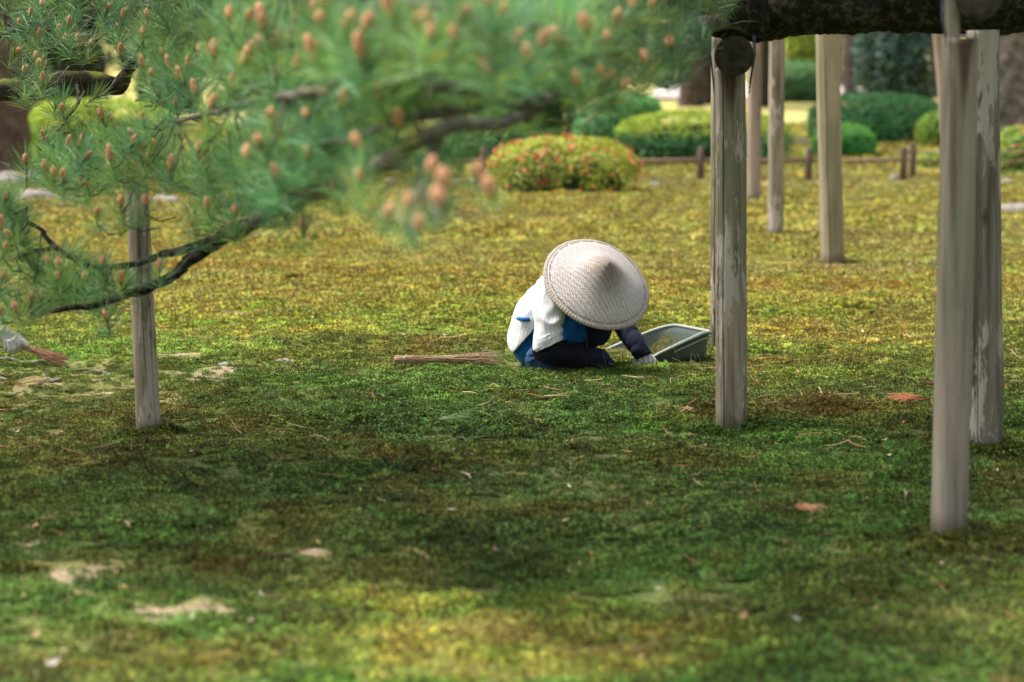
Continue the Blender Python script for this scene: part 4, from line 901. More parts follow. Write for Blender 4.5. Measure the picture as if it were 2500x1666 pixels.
def straw_hat(center, axis, R, Hh, parent, roll=0.0):
    q = Vector(axis).to_track_quat('Z', 'Y'); mw = Matrix.Translation(center) @ q.to_matrix().to_4x4() @ Matrix.Rotation(roll, 4, 'Z')
    v = [(0, 0, Hh)]; f = []; nr, ns = 40, 96
    def prof(t): return Hh * ((1 - t) * 0.90 + 0.10 * (1 - t) ** 4) if t < 1 else 0
    for i in range(1, nr + 1):
        t = i / nr; rr = R * t; z = prof(t) + 0.004 * math.sin(t * 9)
        if t < .06: z -= 0.006 * (1 - t / .06)
        for k in range(ns):
            a = 6.28318 * k / ns; wv = 0.005 * t * mnoise.noise(Vector((math.cos(a) * 1.3, math.sin(a) * 1.3, t * 2)))
            v.append((rr * math.cos(a), rr * math.sin(a), z + wv + .004 * t * math.sin(2 * a)))
    for k in range(ns): f.append((0, 1 + k, 1 + (k + 1) % ns))
    for i in range(nr - 1):
        for k in range(ns):
            a = 1 + i * ns + k; b2 = 1 + i * ns + (k + 1) % ns; f.append((a, a + ns, b2 + ns, b2))
    hat = mesh_obj('straw_hat', v, f, M_STRAW, None, True); hat.matrix_world = mw; md = hat.modifiers.new('thick', 'SOLIDIFY'); md.thickness = 0.004; md.offset = -1
    hat.parent = parent
    mb = MB(); N_ = 420
    edge = lambda a: Vector((R * math.cos(a), R * math.sin(a), .004 * math.sin(2 * a) + 0.005 * mnoise.noise(Vector((math.cos(a) * 1.3, math.sin(a) * 1.3, 2)))))
    b0 = 0; n = 10
    for i in range(N_):
        a = 6.28318 * i / N_; c = edge(a); rd = Vector((math.cos(a), math.sin(a), -.35)).normalized(); up = Vector((0, 0, 1)); rr = 0.0085 * (1 + 0.13 * math.sin(a * 105))
        for k in range(n):
            t = 6.28318 * k / n; mb.v.append(c - rd * .004 + (rd * math.cos(t) * 1.25 + up * math.sin(t) * .8) * rr)
    for i in range(N_):
        for k in range(n):
            a = i * n + k; b2 = i * n + (k + 1) % n; c2 = ((i + 1) % N_) * n; mb.f.append((a, b2, c2 + (k + 1) % n, c2 + k))
    rim = mb.build('rim', M_RIM, hat)
    mb = MB(); ns2 = 150
    for i in range(ns2):      # running stitches inside the rim
        if i % 7 == 3: continue
        a = 6.28318 * i / ns2; a2 = 6.28318 * (i + .86) / ns2; t = .925
        mb.tube([(R * t * math.cos(x), R * t * math.sin(x), prof(t) + .0055 + .004 * t * math.sin(2 * x) + 0.005 * t * mnoise.noise(Vector((math.cos(x) * 1.3, math.sin(x) * 1.3, t * 2)))) for x in (a, (a + a2) / 2, a2)], [.0010, .0013, .0010], 5)
    st = mb.build('stitching', M_THREAD, hat)
    return hat
def joints1():
    Q = lambda x, y, d: P(x, y, d)
    J = dict(pelvis=Q(1308, 838, 13.33), waist=Q(1312, 790, 13.32), chest=Q(1352, 735, 13.27), neck=Q(1415, 700, 13.24), shn=Q(1352, 712, 13.10), shf=Q(1440, 715, 13.44),
             eln=Q(1336, 846, 13.02), wrn=Q(1432, 872, 13.20), elf=Q(1518, 780, 13.46), wrf=Q(1562, 862, 13.36), kneen=Q(1425, 792, 13.20), ankn=Q(1316, 888, 13.26), toen=Q(1395, 900, 13.22),
             kneef=Q(1462, 800, 13.44), ankf=Q(1385, 890, 13.50), toef=Q(1460, 893, 13.50), hat=Q(1457, 695, 13.10))
    return J
HAX = (-CF * 0.75 + (CX * 0.479 + CU * 0.878) * 0.661).normalized()
def build_person(J, label, hands, shift=Vector((0, 0, 0)), near_hand_caps=None, far=None):
    hd = J['hat'] - HAX * 0.055
    face = (Vector((0.55, -0.15, -0.62))).normalized(); face = (face - HAX * face.dot(HAX)).normalized(); side = HAX.cross(face)
    caps = [(J['pelvis'], .082, J['waist'], .075), (J['waist'], .075, J['chest'], .085), (J['chest'], .10, (J['shn'] + J['shf']) / 2, .08), (J['shn'], .048, J['shf'], .048), (J['neck'], .052, hd, .05),
            (hd + HAX * .03, .082, hd - HAX * .02, .078), (hd - HAX * .02 + face * .02, .07, hd - HAX * .09 + face * .035, .038),
            (hd - HAX * .035 + face * .085, .012, hd - HAX * .062 + face * .105, .014), (hd - HAX * .085 + face * .072, .013, hd - HAX * .085 + face * .078, .012),
            (hd - HAX * .04 + side * .078, .014, hd - HAX * .07 + side * .076, .010), (hd - HAX * .04 - side * .078, .014, hd - HAX * .07 - side * .076, .010)]
    for s in ('n', 'f'):
        caps += [(J['sh' + s], .045, J['el' + s], .036), (J['el' + s], .036, J['wr' + s], .024), (J['pelvis'], .08, J['knee' + s], .055), (J['knee' + s], .05, J['ank' + s], .036), (J['ank' + s], .034, J['toe' + s], .025)]
    caps += [(a, r * .6, b, q * .6) for a, r, b, q in hands]
    body = blob('person', caps, .006, M_SKIN, None, 4)
    tag(body, label, 'person', None)
    for s in (-1, 1):   # eyes
        bm = bmesh.new(); bmesh.ops.create_uvsphere(bm, u_segments=12, v_segments=8, radius=.010, matrix=Matrix.Translation(hd - HAX * .035 + face * .083 + side * s * .030)); me = bpy.data.meshes.new('eye'); bm.to_mesh(me); bm.free(); me.materials.append(M_RUB); o = bpy.data.objects.new('eye', me); COL.objects.link(o); o.parent = body
    blob('hair', [(hd + HAX * .035 - face * .012, .086, hd - HAX * .05 - face * .04, .066)], .006, M_HAIR, body, 3, wrinkle(.003, 40))
    return body
def fingers(px, d):  # list of px polylines -> capsules
    out = []
    for poly in px:
        for (a, b) in zip(poly[:-1], poly[1:]):
            out.append((P(a[0], a[1], d + a[2]), a[3], P(b[0], b[1], d + b[2]), b[3]))
    return out
J = joints1()
# near hand (dark mitt-like cover over the glove) planted in the moss; far hand gripping the pan's lip
nf = fingers([[(1445, 870, 0, .030), (1470, 880, 0, .026)], [(1470, 872, -.0, .013), (1485, 882, 0, .010), (1497, 896, 0, .008)], [(1468, 878, -.025, .013), (1482, 888, -.025, .010), (1492, 901, -.025, .008)],
              [(1462, 884, -.045, .013), (1474, 893, -.045, .010), (1481, 903, -.045, .008)], [(1455, 888, -.06, .012), (1465, 896, -.06, .010), (1470, 905, -.06, .008)], [(1460, 868, .03, .013), (1478, 872, .035, .011), (1494, 884, .03, .009)]], 13.27)
ff = fingers([[(1560, 856, 0, .022), (1570, 866, 0, .021)], [(1561, 866, -.03, .0098), (1563, 882, -.04, .0088), (1557, 897, -.035, .0075)], [(1571, 866, -.035, .0098), (1575, 883, -.045, .0088), (1567, 902, -.04, .0075)],
              [(1580, 866, -.03, .0098), (1587, 882, -.04, .0088), (1579, 904, -.035, .0075)], [(1586, 867, -.01, .0095), (1598, 880, -.015, .0085), (1592, 898, -.015, .007)], [(1554, 872, .0, .011), (1549, 884, -.01, .0095), (1552, 895, -.02, .008)]], 13.40)
p1 = build_person(J, 'crouching person in wide straw hat, pinstriped white shirt and dark arm covers, weeding moss', nf + ff)
def dress(J, body, far_glove, near_glove, detail=True):
    I = lambda x, y: (CX * x - CU * y)
    hemn = (CX * .74 - CU * .67); o_ = J['pelvis'] - P(1308, 838, 13.33)
    # trousers
    blob('trousers', [(J['pelvis'], .106, J['pelvis'] + Vector((.01, 0, .03)), .10), (J['pelvis'], .10, J['kneen'], .084), (J['kneen'], .080, J['ankn'] + Vector((0, 0, .03)), .062), (J['pelvis'], .09, J['kneef'] - CX * .05, .06), (J['kneef'] - CX * .05, .055, J['ankf'], .045), (J['pelvis'], .1, (J['ankn'] + J['ankf']) / 2 + Vector((.05, 0, .05)), .09)],
         .007, M_BLUE, body, 5, wrinkle(.007, 11, 3))
    blob('trouser_cuff', [(P(1308, 868, 13.12) + o_, .036, P(1306, 884, 13.12) + o_, .042), (P(1308, 884, 13.12) + o_, .040, P(1345, 888, 13.10) + o_, .036)], .005, M_BLUE2, body, 3, wrinkle(.006, 22, 5))
    for s in ('n', 'f'): blob('boot', [(J['ank' + s] + I(0, .01), .036, J['toe' + s], .032)], .006, M_RUB, body, 3)
    # darker navy over the lap: the cloth's shade put into its colour
    blob('apron_lap_shade', [(P(1458, 788, 13.14) + o_, .066, P(1458, 812, 13.16) + o_, .060), (P(1452, 805, 13.22) + o_, .060, P(1477, 818, 13.27) + o_, .012), (P(1432, 828, 13.22) + o_, .054, P(1405, 862, 13.19) + o_, .056), (P(1440, 800, 13.3) + o_, .05, P(1430, 850, 13.3) + o_, .03), (P(1380, 850, 13.19) + o_, .055, P(1445, 880, 13.3) + o_, .04)],
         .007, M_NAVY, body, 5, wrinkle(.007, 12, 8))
    # shirt
    hp = P(1278, 832, 13.3) + o_
    blob('shirt', [(P(1302, 832, 13.30) + o_, .112, P(1318, 775, 13.29) + o_, .112), (P(1318, 775, 13.29) + o_, .112, P(1375, 712, 13.26) + o_, .118), (J['shn'] + I(.01, .01), .075, J['shf'], .07), (P(1375, 712, 13.26) + o_, .11, J['neck'] + I(.0, .03), .07)],
         .006, M_SHIRT, body, 5, wrinkle(.009, 9, 2, (1, 1, 1)), cuts=[(hp, hemn)], solid=.004, stripe=True)
    mb = MB(); mb.tube([P(1259, 777, 13.262) + o_, P(1266, 778, 13.225) + o_, P(1276, 780, 13.195) + o_, P(1292, 781, 13.178) + o_], [.006, .0085, .009, .009], 8); mb.build('sash', M_BLUE, body)
    cn = (CX * .42 - CU * .907)
    blob('sleeve', [(J['shn'] + I(-.005, .0), .074, P(1336, 790, 13.02) + o_, .062), (P(1336, 790, 13.02) + o_, .062, P(1340, 862, 13.0) + o_, .060)], .005, M_SHIRT, body, 4, wrinkle(.011, 13, 12, (1, 1, .9)), cuts=[(P(1344, 838, 13.0) + o_, cn)], solid=.004, stripe=True)
    blob('sleeve_cuff', [(P(1337, 826, 13.005) + o_, .064, P(1342, 860, 13.0) + o_, .063)], .005, M_SHIRT, body, 3, wrinkle(.004, 25, 14), cuts=[(P(1345, 843, 13.0) + o_, cn), (P(1341, 815, 13.0) + o_, -cn)], solid=.005, stripe=True)
    blob('arm_cover', [(P(1336, 826, 13.02) + o_, .050, P(1334, 856, 13.02) + o_, .058), (P(1336, 856, 13.02) + o_, .060, P(1385, 866, 13.10) + o_, .054), (P(1385, 866, 13.10) + o_, .054, P(1424, 872, 13.18) + o_, .042)], .005, M_BLK, body, 4, wrinkle(.006, 16, 22))
    blob('wrist_band', [(P(1426, 872, 13.185) + o_, .044, P(1435, 873, 13.20) + o_, .044)], .004, M_NAVY, body, 2, None, cuts=[(P(1422, 872, 13.18) + o_, -CX), (P(1439, 873, 13.2) + o_, CX)], solid=.004)
    blob('dark_glove', [(P(1436, 872, 13.2) + o_, .038, P(1462, 876, 13.25) + o_, .045), (P(1462, 876, 13.25) + o_, .045, P(1482, 888, 13.27) + o_, .026)] + near_glove, .004, M_NAVY, body, 3, wrinkle(.003, 30, 6))
J2 = dict(J)
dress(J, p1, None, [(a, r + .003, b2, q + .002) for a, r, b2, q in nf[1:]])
blob('glove', [(a, r + .001, b2, q + .0008) for a, r, b2, q in ff], .0020, M_GLOVE, p1, 2)
blob('far_arm_cover', [(P(1500, 765, 13.48), .05, P(1522, 795, 13.45), .046), (P(1522, 795, 13.45), .046, P(1552, 840, 13.38), .044), (P(1552, 840, 13.38), .044, P(1566, 862, 13.36), .040), (P(1558, 858, 13.35), .034, P(1580, 868, 13.355), .024)], .005, M_NAVY, p1, 3, wrinkle(.0035, 17, 31), cuts=[(P(1572, 871, 13.35), (CX * .35 - CU * .93))], solid=.003)
blob('collar', [(J['neck'] + Vector((0, 0, .01)), .072, J['neck'] + Vector((.03, 0, -.02)), .06)], .006, M_SHIRT, p1, 3, wrinkle(.004, 20, 1), stripe=True)
mb = MB(); mb.tube([P(1405, 792, 13.13), P(1433, 822, 13.13), P(1434, 846, 13.12)], [.0018] * 3, 5); mb.build('hat_cord', simple('red_cord', (.2, .05, .05), (.3, .12, .1), 50), p1)
# blue band across the back of the shirt
sp_ = MB(); 
straw_hat(J['hat'], HAX, .242, .165, p1, 0.6)
# second person, almost wholly outside the picture: only the gloved hand and wrist reach in
SH = Vector((-3.42, 0.1, 0)); K = {k: v + SH for k, v in J.items()}
K['shf'] = K['shf']; K['elf'] = Vector((-2.66, 13.5, .27)); K['wrf'] = P(-6, 799, 13.45)
gf = fingers([[(2, 808, 0, .024), (32, 825, 0, .023)], [(2, 812, .0, .023), (24, 833, 0, .021)],
              [(39, 826, -.03, .0105), (47, 840, -.035, .0095), (46, 856, -.02, .0085)], [(31, 832, -.035, .0105), (37, 848, -.04, .0095), (34, 862, -.02, .0085)],
              [(22, 835, -.03, .0105), (26, 850, -.035, .0095), (22, 861, -.02, .008)], [(13, 834, -.02, .010), (15, 848, -.025, .0085), (12, 857, -.01, .0075)],
              [(38, 817, -.015, .012), (52, 830, -.03, .0105), (67, 843, -.035, .0098)]], 13.45)
p2 = build_person(K, 'second crouching person at the left edge, only a gloved hand and bare wrist reaching in', [(a + SH, r, b2 + SH, q) for a, r, b2, q in nf] + gf)
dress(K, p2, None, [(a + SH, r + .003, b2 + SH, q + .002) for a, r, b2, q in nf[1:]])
blob('glove', [(a, r + .0012, b2, q + .001) for a, r, b2, q in gf] + [(P(3, 807, 13.45), .027, P(12, 813, 13.45), .026)], .0022, M_GLOVE2, p2, 2, wrinkle(.0015, 60, 2))
blob('far_sleeve', [(K['shf'], .07, K['elf'], .06), (K['elf'], .06, K['elf'].lerp(K['wrf'], .45), .05)], .006, M_SHIRT, p2, 3, wrinkle(.006, 14, 3), stripe=True)
mb = MB(); c_ = [P(8, 802, 13.45), P(16, 812, 13.45)]; mb.tube([P(0, 805, 13.45), P(7, 810, 13.45)], [.030, .030], 20); mb.build('glove_cuff', cloth('cream_knit', (0.50, 0.48, 0.36), (0.62, 0.60, 0.48)), p2)
straw_hat(K['hat'], HAX, .242, .165, p2, 0.6)

# ------------------------------------------------------------------ dustpan, brooms, litter
M_PAN = simple('grey_green_plastic', (0.062, 0.082, 0.068), (0.085, 0.108, 0.09), 6, 0.42, 0.0, None, 'Object', 0.5)
M_PANR = simple('rim_plastic', (0.26, 0.29, 0.25), (0.34, 0.37, 0.32), 8, 0.45)
def dustpan():
    N_ = Vector((.640, 13.47)); F_ = Vector((.412, 13.95)); Bf = Vector((.735, 13.99)); Bn = Vector((.918, 13.60))
    root = thing('dustpan', 'grey-green plastic garden scoop lying open beside the crouching person, moss scraps inside', 'dustpan', (.68, 13.7, 0))
    def rnd(a, b, c, r, k=7):
        d1 = (a - b).normalized(); d2 = (c - b).normalized(); p = b + d1 * r; q = b + d2 * r
        return [p * (1 - t) ** 2 + b * 2 * t * (1 - t) + q * t * t for t in [i / k for i in range(k + 1)]]
    path = [F_ + (Bf - F_) * (i / 8) for i in range(8)]; path = [p for p in path if (p - Bf).length > .10] + rnd(F_, Bf, Bn, .09) + rnd(Bf, Bn, N_, .075) + [Bn + (N_ - Bn) * (i / 9) for i in range(3, 10)]
    cen = (N_ + F_ + Bf + Bn) / 4; tot = [0]
    for a, b in zip(path[:-1], path[1:]): tot.append(tot[-1] + (b - a).length)
    z0 = HZ(cen.x, cen.y) + .017
    lip = ((N_ + F_) / 2); axis = ((Bf + Bn) / 2 - lip); Lx = axis.length; axis.normalize()
    v = []; rows = []
    for j, (k, e) in enumerate(((0, -.030), (.10, -.012), (.35, -.006), (.7, 0), (1, .008), (1.04, .02), (1.0, .026))):
        row = []
        for p in path:
            t = max(0, min(1, (p - lip).dot(axis) / (Lx * .93) )); hh = .006 + .120 * (t ** .9) if t > 0 else .006
            o = (p - cen).normalized() * e; row.append(len(v)); v.append((p.x + o.x, p.y + o.y, z0 + hh * min(k, 1.0) + (k - 1) * .12 * (k > 1)))
        rows.append(row)
    f = []
    for a, b in zip(rows[:-1], rows[1:]):
        for i in range(len(path) - 1): f.append((a[i], a[i + 1], b[i + 1], b[i]))
    # floor: fan of strips between the two sides
    n = len(path); m_ = n // 2
    for i in range(m_):
        a, b = rows[0][i], rows[0][i + 1]; c, d = rows[0][n - 2 - i], rows[0][n - 1 - i]
        if b < c: f.append((a, b, c, d))
    body = mesh_obj('pan', v, f, M_PAN, root, True); md = body.modifiers.new('t', 'SOLIDIFY'); md.thickness = .004; md.offset = 0
    body.modifiers.new('b', 'BEVEL').width = .001
    top = [Vector(v[i]) for i in rows[4]]; mb = MB(); mb.tube([t + Vector((0, 0, .002)) for t in top], [.0075] * len(top), 10); mb.build('rim', M_PANR, root)
    mb = MB(); k0 = len(top) // 2 - 3; mb.tube([Vector(v[i]) + ((Vector((v[i][0], v[i][1], 0)) - Vector((cen.x, cen.y, 0))).normalized() * .012) - Vector((0, 0, .022 * min(1, (q) / 6))) for q, i in enumerate(rows[4][k0 + 2:-3])], [.004] * len(rows[4][k0 + 2:-3]), 8); mb.build('outer_lip', M_PANR, root)
    # moss scraps
    r = random.Random(3); v = []; f = []; t = []
    for i in range(1500):
        a = r.random(); b = r.random() ** 1.3; p = N_.lerp(Bn, .10 + .50 * a) * 1.0; p = p + (F_ - N_) * (.06 + .22 * b); z = z0 + .006 + r.random() * .15 * (1 - abs(a - .5)) * (1 - b * .6)
        d = Vector((r.gauss(0, 1), r.gauss(0, 1), r.gauss(.3, .7))).normalized() * r.uniform(.006, .022) * (2 if r.random() < .06 else 1); s_ = d.cross(Vector((r.random(), r.random(), r.random()))).normalized() * .0012
        q = Vector((p.x, p.y, z)); k = len(v); v += [q - s_, q + s_, q + d + s_ * .4, q + d - s_ * .4]; f.append((k, k + 1, k + 2, k + 3)); t += [r.choice([(.30, .27, .05), (.14, .17, .03), (.38, .30, .10), (.10, .06, .03), (.22, .26, .05)])] * 4
    o = mesh_obj('moss_scraps', v, f, M_LEAF, None, False, {'tint': ('FLOAT_COLOR', t)}); tag(o, 'loose moss and weed scraps lying inside the grey-green scoop', 'plant scraps', kind='stuff')
    mb = MB(); a = P(1685, 838, 13.60); mb.tube([a, a + Vector((.012, 0, .02)), a + Vector((.026, 0, .042))], [.0018, .0016, .0014], 5); mb.build('twig', M_BARK, root) if False else None
dustpan()
M_TW = simple('dry_twig', (.30,.22,.14), (.5,.4,.28), 30)
def broom(a, b, rad, label, seed, n=170, binds=(.1, .37), col=((0.42, 0.28, 0.17), (0.55, 0.39, 0.25), (0.28, 0.17, 0.10)), sag=.0):
    r = random.Random(seed); a = Vector(a); b = Vector(b); ax = (b - a).normalized(); L0 = (b - a).length; e1 = ax.cross(Vector((0, 0, 1))).normalized(); e2 = e1.cross(ax)
    root = thing('broom', label, 'broom', tuple(a)); mb = MB()
    for i in range(n):
        an = r.uniform(0, 6.28); q = math.sqrt(r.random()); ln = r.uniform(.8, 1.0) if r.random() < .8 else r.uniform(.55, .8); st = r.uniform(0, .015); ph = r.uniform(0, 6.28)
        pts = []; c = r.choice(col); g = r.uniform(.7, 1.25)
        for k in range(9):
            t = st + (ln - st) * k / 8; R_ = np.interp(t, [0, .08, .22, .37, .6, .8, 1], rad) * q
            pts.append(a + ax * L0 * t + e1 * (R_ * math.cos(an) * 1.25) + e2 * (R_ * math.sin(an) * .8 - sag * t * t) + Vector((r.gauss(0, .0012), r.gauss(0, .0012), r.gauss(0, .0012))) * (1 + 3 * t))
        mb.tube(pts, [.0015 - .0009 * k / 8 for k in range(9)], 4, tint=(c[0] * g, c[1] * g, c[2] * g))
        if r.random() < .5:   # side sprig near the tip
            p = pts[6]; d = (ax + e1 * r.gauss(0, .35) + e2 * r.gauss(0, .3)).normalized() * r.uniform(.03, .07); mb.tube([p, p + d], [.001, .0006], 3, tint=(c[0] * g, c[1] * g, c[2] * g))
    o = mb.build('bristles', M_BROOM, root); o['kind'] = 'stuff'
    for t in binds:
        R_ = np.interp(t, [0, .08, .22, .37, .6, .8, 1], rad) + .0015; mb = MB(); pts = [a + ax * (L0 * t + .004 * k / 36) + e1 * R_ * 1.25 * math.cos(k * .524) + e2 * R_ * .8 * math.sin(k * .524) for k in range(37)]
        mb.tube(pts, [.0016] * 37, 5); mb.build('binding', M_WIRE2, root)
M_BROOM = leafy('broom_twig', False, trans=0.0, rough=.8, var=None); M_WIRE2 = simple('blue_grey_wire', (.12, .16, .22), (.3, .34, .38), 60, .5)
ga = G(962, 905); gb = G(1232, 910)
broom((ga.x, 13.28, .052 + HZ(ga.x, 13.28)), (gb.x, 13.20, .048 + HZ(gb.x, 13.2)), [.020, .021, .018, .0145, .024, .036, .044], 'short bundled twig broom lying on the moss left of the crouching person', 1)
a_ = P(28, 838, 13.46); b_2 = P(168, 882, 13.40)
broom(a_, b_2, [.011, .011, .012, .015, .026, .036, .044], 'reddish twig broom held by the gloved hand at the left edge', 2, 190, (.2,), ((0.46, 0.24, 0.13), (0.58, 0.35, 0.20), (0.34, 0.17, 0.10)), .012)

# fallen needles, leaves
def fallen_proto(seed, n=2, ln=.085):
    r = random.Random(seed); v = []; f = []; sh = []
    for i in range(n):
        a = r.uniform(-.15, .15) + (i * .12); cv = r.uniform(-.3, .3); w_ = .0008; pts = []
        for k in range(4):
            t = k / 3; pts.append(Vector((ln * t * math.cos(a + cv * t), ln * t * math.sin(a + cv * t), .004 + .008 * math.sin(t * 3.1 + seed))))
        for k in range(4):
            v += [pts[k] + Vector((0, -w_, 0)), pts[k] + Vector((0, w_, 0)), pts[k] + Vector((0, 0, w_ * 1.6))]
        b = len(v) - 12
        for k in range(3):
            for j in range(3): f.append((b + k * 3 + j, b + k * 3 + (j + 1) % 3, b + (k + 1) * 3 + (j + 1) % 3, b + (k + 1) * 3 + j))
        sh += [(r.uniform(.8, 1.2),) * 3] * 12
    return mesh_obj('fallen_needle', v, f, M_FN, None, False, {'shade': ('FLOAT_COLOR', sh)}, link=False)
M_FN = leafy('dry_needle', True, trans=.05, rough=.7)
fp = [fallen_proto(i, 1 + i % 3, .06 + .02 * (i % 3)) for i in range(5)]
n = 3000; y = 6.4 + (24 - 6.4) * rng.random(n) ** 1.15; x = rng.uniform(-1, 1, n) * (.178 * y + .3); cl = fbm(x / .5, y / .8, 301, 3); k = rng.random(n) < sm(.3, .62, cl) + .12; x = x[k]; y = y[k]; n = len(x)
pal = np.array([(.48, .22, .09), (.50, .30, .14), (.38, .17, .07), (.52, .38, .2), (.24, .20, .08)]); tc = pal[rng.integers(0, 5, n)] * rng.uniform(.7, 1.15, n)[:, None]
o = gn_instancer('fallen_needles', np.c_[x, y, H(x, y) + .022 + rng.uniform(-.004, .006, n)], np.c_[rng.normal(0, .16, n), rng.normal(0, .22, n), rng.uniform(0, 6.28, n)], rng.uniform(.6, 1.3, n) * np.where(y < 10.5, .62, 1), tc, rng.integers(0, 5, n), fp)
tag(o, 'dry orange and tan pine needles strewn over the moss', 'pine needles', kind='stuff')
def leaf_mesh(seed, L_=.045, W_=.018, col=(.5, .36, .22)):
    r = random.Random(seed); v = []; f = []; t = []; cv = r.uniform(.1, .5); tw = r.uniform(-.5, .5)
    for i in range(6):
        s_ = i / 5; w_ = W_ * math.sin(math.pi * (.06 + .9 * s_)) ** .8
        for j in (-1, -.4, .4, 1):
            v.append((L_ * (s_ - .5), w_ * j * .5, cv * L_ * (abs(j) * .22 + (s_ - .5) ** 2 * 1.4) + tw * w_ * j * (s_ - .5))); g = r.uniform(.85, 1.1); t.append(tuple(c * g for c in col))
    for i in range(5):
        for j in range(3): f.append((i * 4 + j, i * 4 + j + 1, i * 4 + j + 5, i * 4 + j + 4))
    o = mesh_obj('fallen_leaf', v, f, M_LITLEAF, None, True, {'tint': ('FLOAT_COLOR', t)}, link=False); return o.data
M_LITLEAF = leafy('dry_leaf', False, trans=.15, rough=.65, var=None, tmul=(1, .8, .5))
LM = [leaf_mesh(i, .03 + .008 * (i % 3), .014 + .004 * (i % 2), c) for i, c in enumerate([(.62, .47, .32), (.55, .30, .17), (.66, .56, .44), (.58, .20, .13), (.50, .38, .16), (.70, .62, .52)])]
r9 = random.Random(99)
KN = ['pale tan', 'rust brown', 'beige', 'reddish', 'ochre', 'whitish']
LMK = [((.17, 13.3), 'crouching person'), ((-.4, 13.2), 'bundled broom'), ((.65, 13.6), 'scoop'), ((bA.x, bA.y), 'streaked post'), ((bF.x, bF.y), 'smooth pale post'), ((-1.37, 11.2), 'lone post'),
       ((-2.1, 13.4), 'hand broom'), ((2.1, 19.3), 'thick tan post'), ((1.9, 21.7), 'grey-green distant post'), ((.45, 26), 'azalea bush'), ((-.45, 8.7), 'small bare patch'), ((-.85, 7.8), 'large bare patch'), ((.2, 7.9), 'bright green moss patch'), ((1.65, 12.0), 'orange needle clump'), ((.8, 9.3), 'blurred needle clump'), ((-.9, 13.4), 'pale half-buried stone'), ((-.25, 11.4), 'pine sprig')]
used_l = set()
def put_leaf(x, y, k, s=1.0, force=False):
    (lx, ly), nm = min(LMK, key=lambda q: math.hypot(x - q[0][0], (y - q[0][1]) * .7)); dx, dy = x - lx, y - ly; dist = math.hypot(dx, dy)
    if abs(dx) > abs(dy): dr = 'right of' if dx > 0 else 'left of'
    else: dr = 'beyond' if dy > 0 else 'in front of'
    far_ = 'close ' if dist < .45 else ('not far ' if dist < 1.1 else 'well ')
    for kk in [k] + r9.sample(range(6), 6):
        for sz in (('small', .8), ('larger', 1.25)):
            lb = f'{sz[0]} {KN[kk]} leaf {far_}{dr} the {nm}'
            if lb not in used_l: break
        else: continue
        break
    else: return
    used_l.add(lb)
    o = bpy.data.objects.new('fallen_leaf', LM[kk]); COL.objects.link(o); o.location = (x, y, HZ(x, y) + .024); o.rotation_euler = (r9.gauss(0, .35), r9.gauss(0, .35), r9.uniform(0, 6.28)); s *= sz[1] * r9.uniform(.9, 1.1); o.scale = (s, s, s)
    tag(o, lb, 'leaf', 'dry leaves fallen on the moss')
for (a, b2, k, s) in ((2150, 758, 0, 1.1), (1365, 890, 3, .8), (2160, 1090, 0, 1), (393, 808, 3, 1), (930, 1240, 5, 1), (85, 1305, 1, 1.2), (1210, 1365, 2, 1), (2450, 1552, 3, 1.2), (1440, 1370, 3, 1.2), (1240, 1070, 5, 1), (2220, 655, 5, 1.2), (2080, 645, 0, 1.5), (1390, 1420, 2, 1), (700, 1390, 0, 1.3), (125, 1645, 5, 1.4), (1640, 1675, 0, 1.2), (1815, 1525, 1, 1.2), (2060, 1610, 4, 1)):
    g = G(a, b2); put_leaf(g.x, g.y, k, s)
for i in range(190):
    y_ = 6.8 + 15 * r9.random() ** 1.3; x_ = r9.uniform(-1, 1) * .172 * y_; put_leaf(x_, y_, r9.choice([0, 0, 1, 1, 2, 3, 4, 4, 5]), .6)
# dead needle clumps and sprigs
def clump(px, py, label, n, ln, spread, col, seed, ang=0.0, sc=1.0, name='needle_clump', cat='dead needles'):
    g = G(px, py); r = random.Random(seed); mb = MB(); base = g + Vector((0, 0, .022))
    for i in range(n):
        a = ang + r.gauss(0, spread); p = base + Vector((r.gauss(0, .012), r.gauss(0, .012), r.uniform(0, .014))); l = ln * r.uniform(.6, 1.1); c = r.choice(col); gg = r.uniform(.75, 1.2)
        d = Vector((math.cos(a), math.sin(a), r.uniform(.02, .22))); mb.tube([p, p + d * l * .5 + Vector((0, 0, .004)), p + d * l - Vector((0, 0, .012))], [.0009, .0009, .0005], 4, tint=tuple(x * gg for x in c))
    mb.tube([base, base - Vector((math.cos(ang), math.sin(ang), -.1)) * .03, base - Vector((math.cos(ang + .3), math.sin(ang + .3), 0)) * .06], [.003, .0028, .002], 6, tint=(.09, .06, .045))
    o = mb.build(name, M_BROOM, None); tag(o, label, cat, None)
ORG = ((.55, .20, .09), (.62, .27, .13), (.42, .15, .08)); TANC = ((.52, .38, .18), (.6, .46, .25))
clump(2245, 990, 'bright orange clump of dead pine needles between the streaked post and the smooth pale post', 70, .12, .40, ORG, 1, 3.25)
clump(1962, 1262, 'blurred orange-brown clump of dead needles in the shaded moss near the front', 50, .065, .7, ((.62, .30, .17), (.5, .26, .16)), 2, -0.5)
clump(118, 948, 'tan fan of dead pine needles lying left of the lone post', 34, .13, .5, TANC, 3, 3.5)
clump(1078, 1040, 'green pine sprig lying on the moss in front of the broom', 18, .13, .5, ((.22, .30, .14), (.36, .40, .24)), 4, 0.35, cat='pine sprig', name='pine_sprig')
clump(1690, 1020, 'few pale dead needles at the foot of the streaked post', 14, .07, .8, TANC, 5, 2.6)
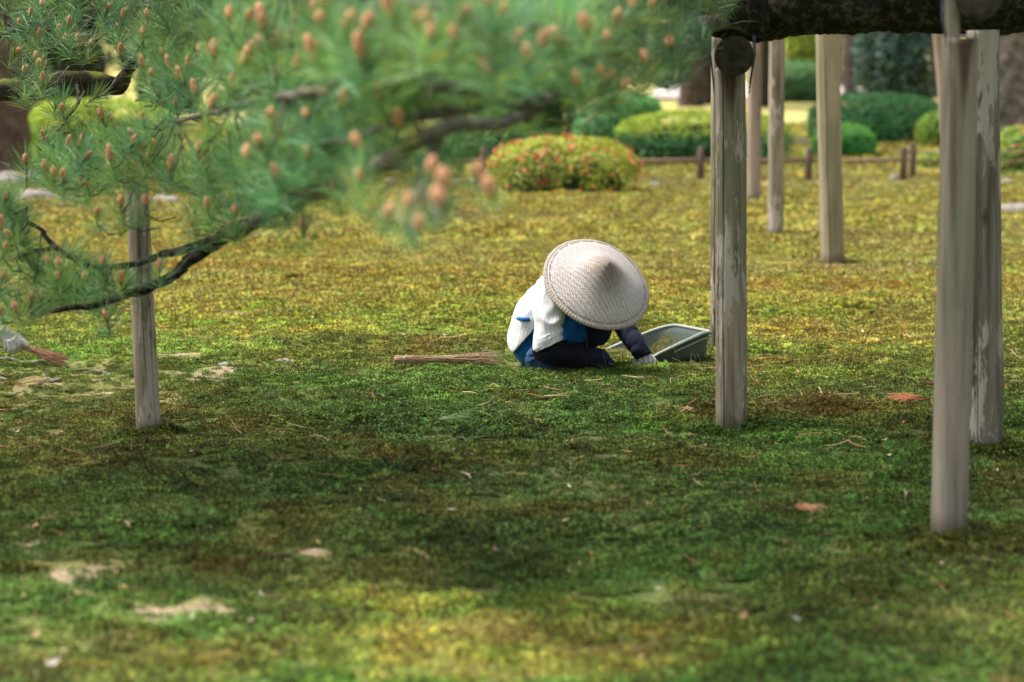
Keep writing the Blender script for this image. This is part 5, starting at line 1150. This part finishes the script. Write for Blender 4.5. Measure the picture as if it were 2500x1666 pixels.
# roots breaking the surface at the left
M_ROOT = bark_mat('bare_root', (0.16, 0.14, 0.13), (0.30, 0.27, 0.25), (0.46, 0.43, 0.41), 30)
for i, (pts, rr, lb) in enumerate(((((-60, 880), (20, 884), (60, 888), (100, 890), (118, 885), (135, 892), (160, 903)), .011, 'long grey root looping out of the thin moss below the hand broom'),
                                   (((92, 938), (112, 932), (130, 933), (146, 934)), .009, 'short arched grey root on the thin moss above the fan of dead needles'), (((-30, 925), (0, 929), (18, 932)), .008, 'stub of grey root at the left edge'),
                                   (((200, 915), (235, 914), (275, 916)), .006, 'thin grey root lying left of the lone post'), (((425, 768), (520, 764), (600, 770)), .008, 'dark thin stick lying on the moss right of the lone post'))):
    ps = [G(*p) + Vector((0, 0, .003 + (.010 if j % 2 else 0))) for j, p in enumerate(pts)]; sp = [q + mnoise.noise_vector(q * 22) * .006 for q in smooth_path(ps, 5)]; mb = MB(); mb.tube(sp, [rr * (1 - .8 * abs(k / len(sp) - .4)) * (1 + .3 * mnoise.noise(q * 30)) for k, q in enumerate(sp)], 9)
    o = mb.build('tree_root' if i < 4 else 'stick', M_ROOT); tag(o, lb, 'root' if i < 4 else 'stick')
r9 = random.Random(12)
for i, (a, b2, ln, an, lb) in enumerate(((1130, 975, .16, -1.2, 'pale forked twig on the moss below the broom'), (1330, 985, .12, -.6, 'tan stick slanting on the moss, in front of the crouching person'), (1150, 1190, .10, 1.9, 'pale twig in the shaded moss in the middle'), (2210, 1235, .09, 1.5, 'thin upright twig left of the smooth pale post'), (315, 1310, .07, 1.9, 'short tan twig on bright green moss at lower left'))):
    g = G(a, b2) + Vector((0, 0, .03)); d = Vector((math.cos(an), math.sin(an), .08)); mb = MB(); mb.tube([g, g + d * ln * .5 + Vector((.006, 0, .003)), g + d * ln], [.003, .0026, .0016], 6); mb.tube([g + d * ln * .5, g + d * ln * .5 + Vector((.03, .02, .01))], [.002, .001], 5)
    o = mb.build('twig', M_TW if i else M_TW); tag(o, lb, 'twig')

mb = MB(); r = random.Random(8)
for i in range(26):
    a, b2 = r.choice([(1650, 890), (1662, 895), (1740, 1000), (1700, 900), (1480, 905), (1560, 912), (880, 760), (170, 850)]); g = G(a + r.gauss(0, 14), b2 + r.gauss(0, 5)); h_ = r.uniform(.03, .10); dx = r.gauss(-.02, .03)
    mb.tube([g, g + Vector((dx * .4, 0, h_ * .6)), g + Vector((dx, 0, h_))], [.0013, .0011, .0004], 4, tint=(.20, .27, .08) if r.random() < .6 else (.45, .30, .16))
o = mb.build('grass', M_LEAF); tag(o, 'sparse thin blades of grass rising from the moss', 'grass', kind='stuff')
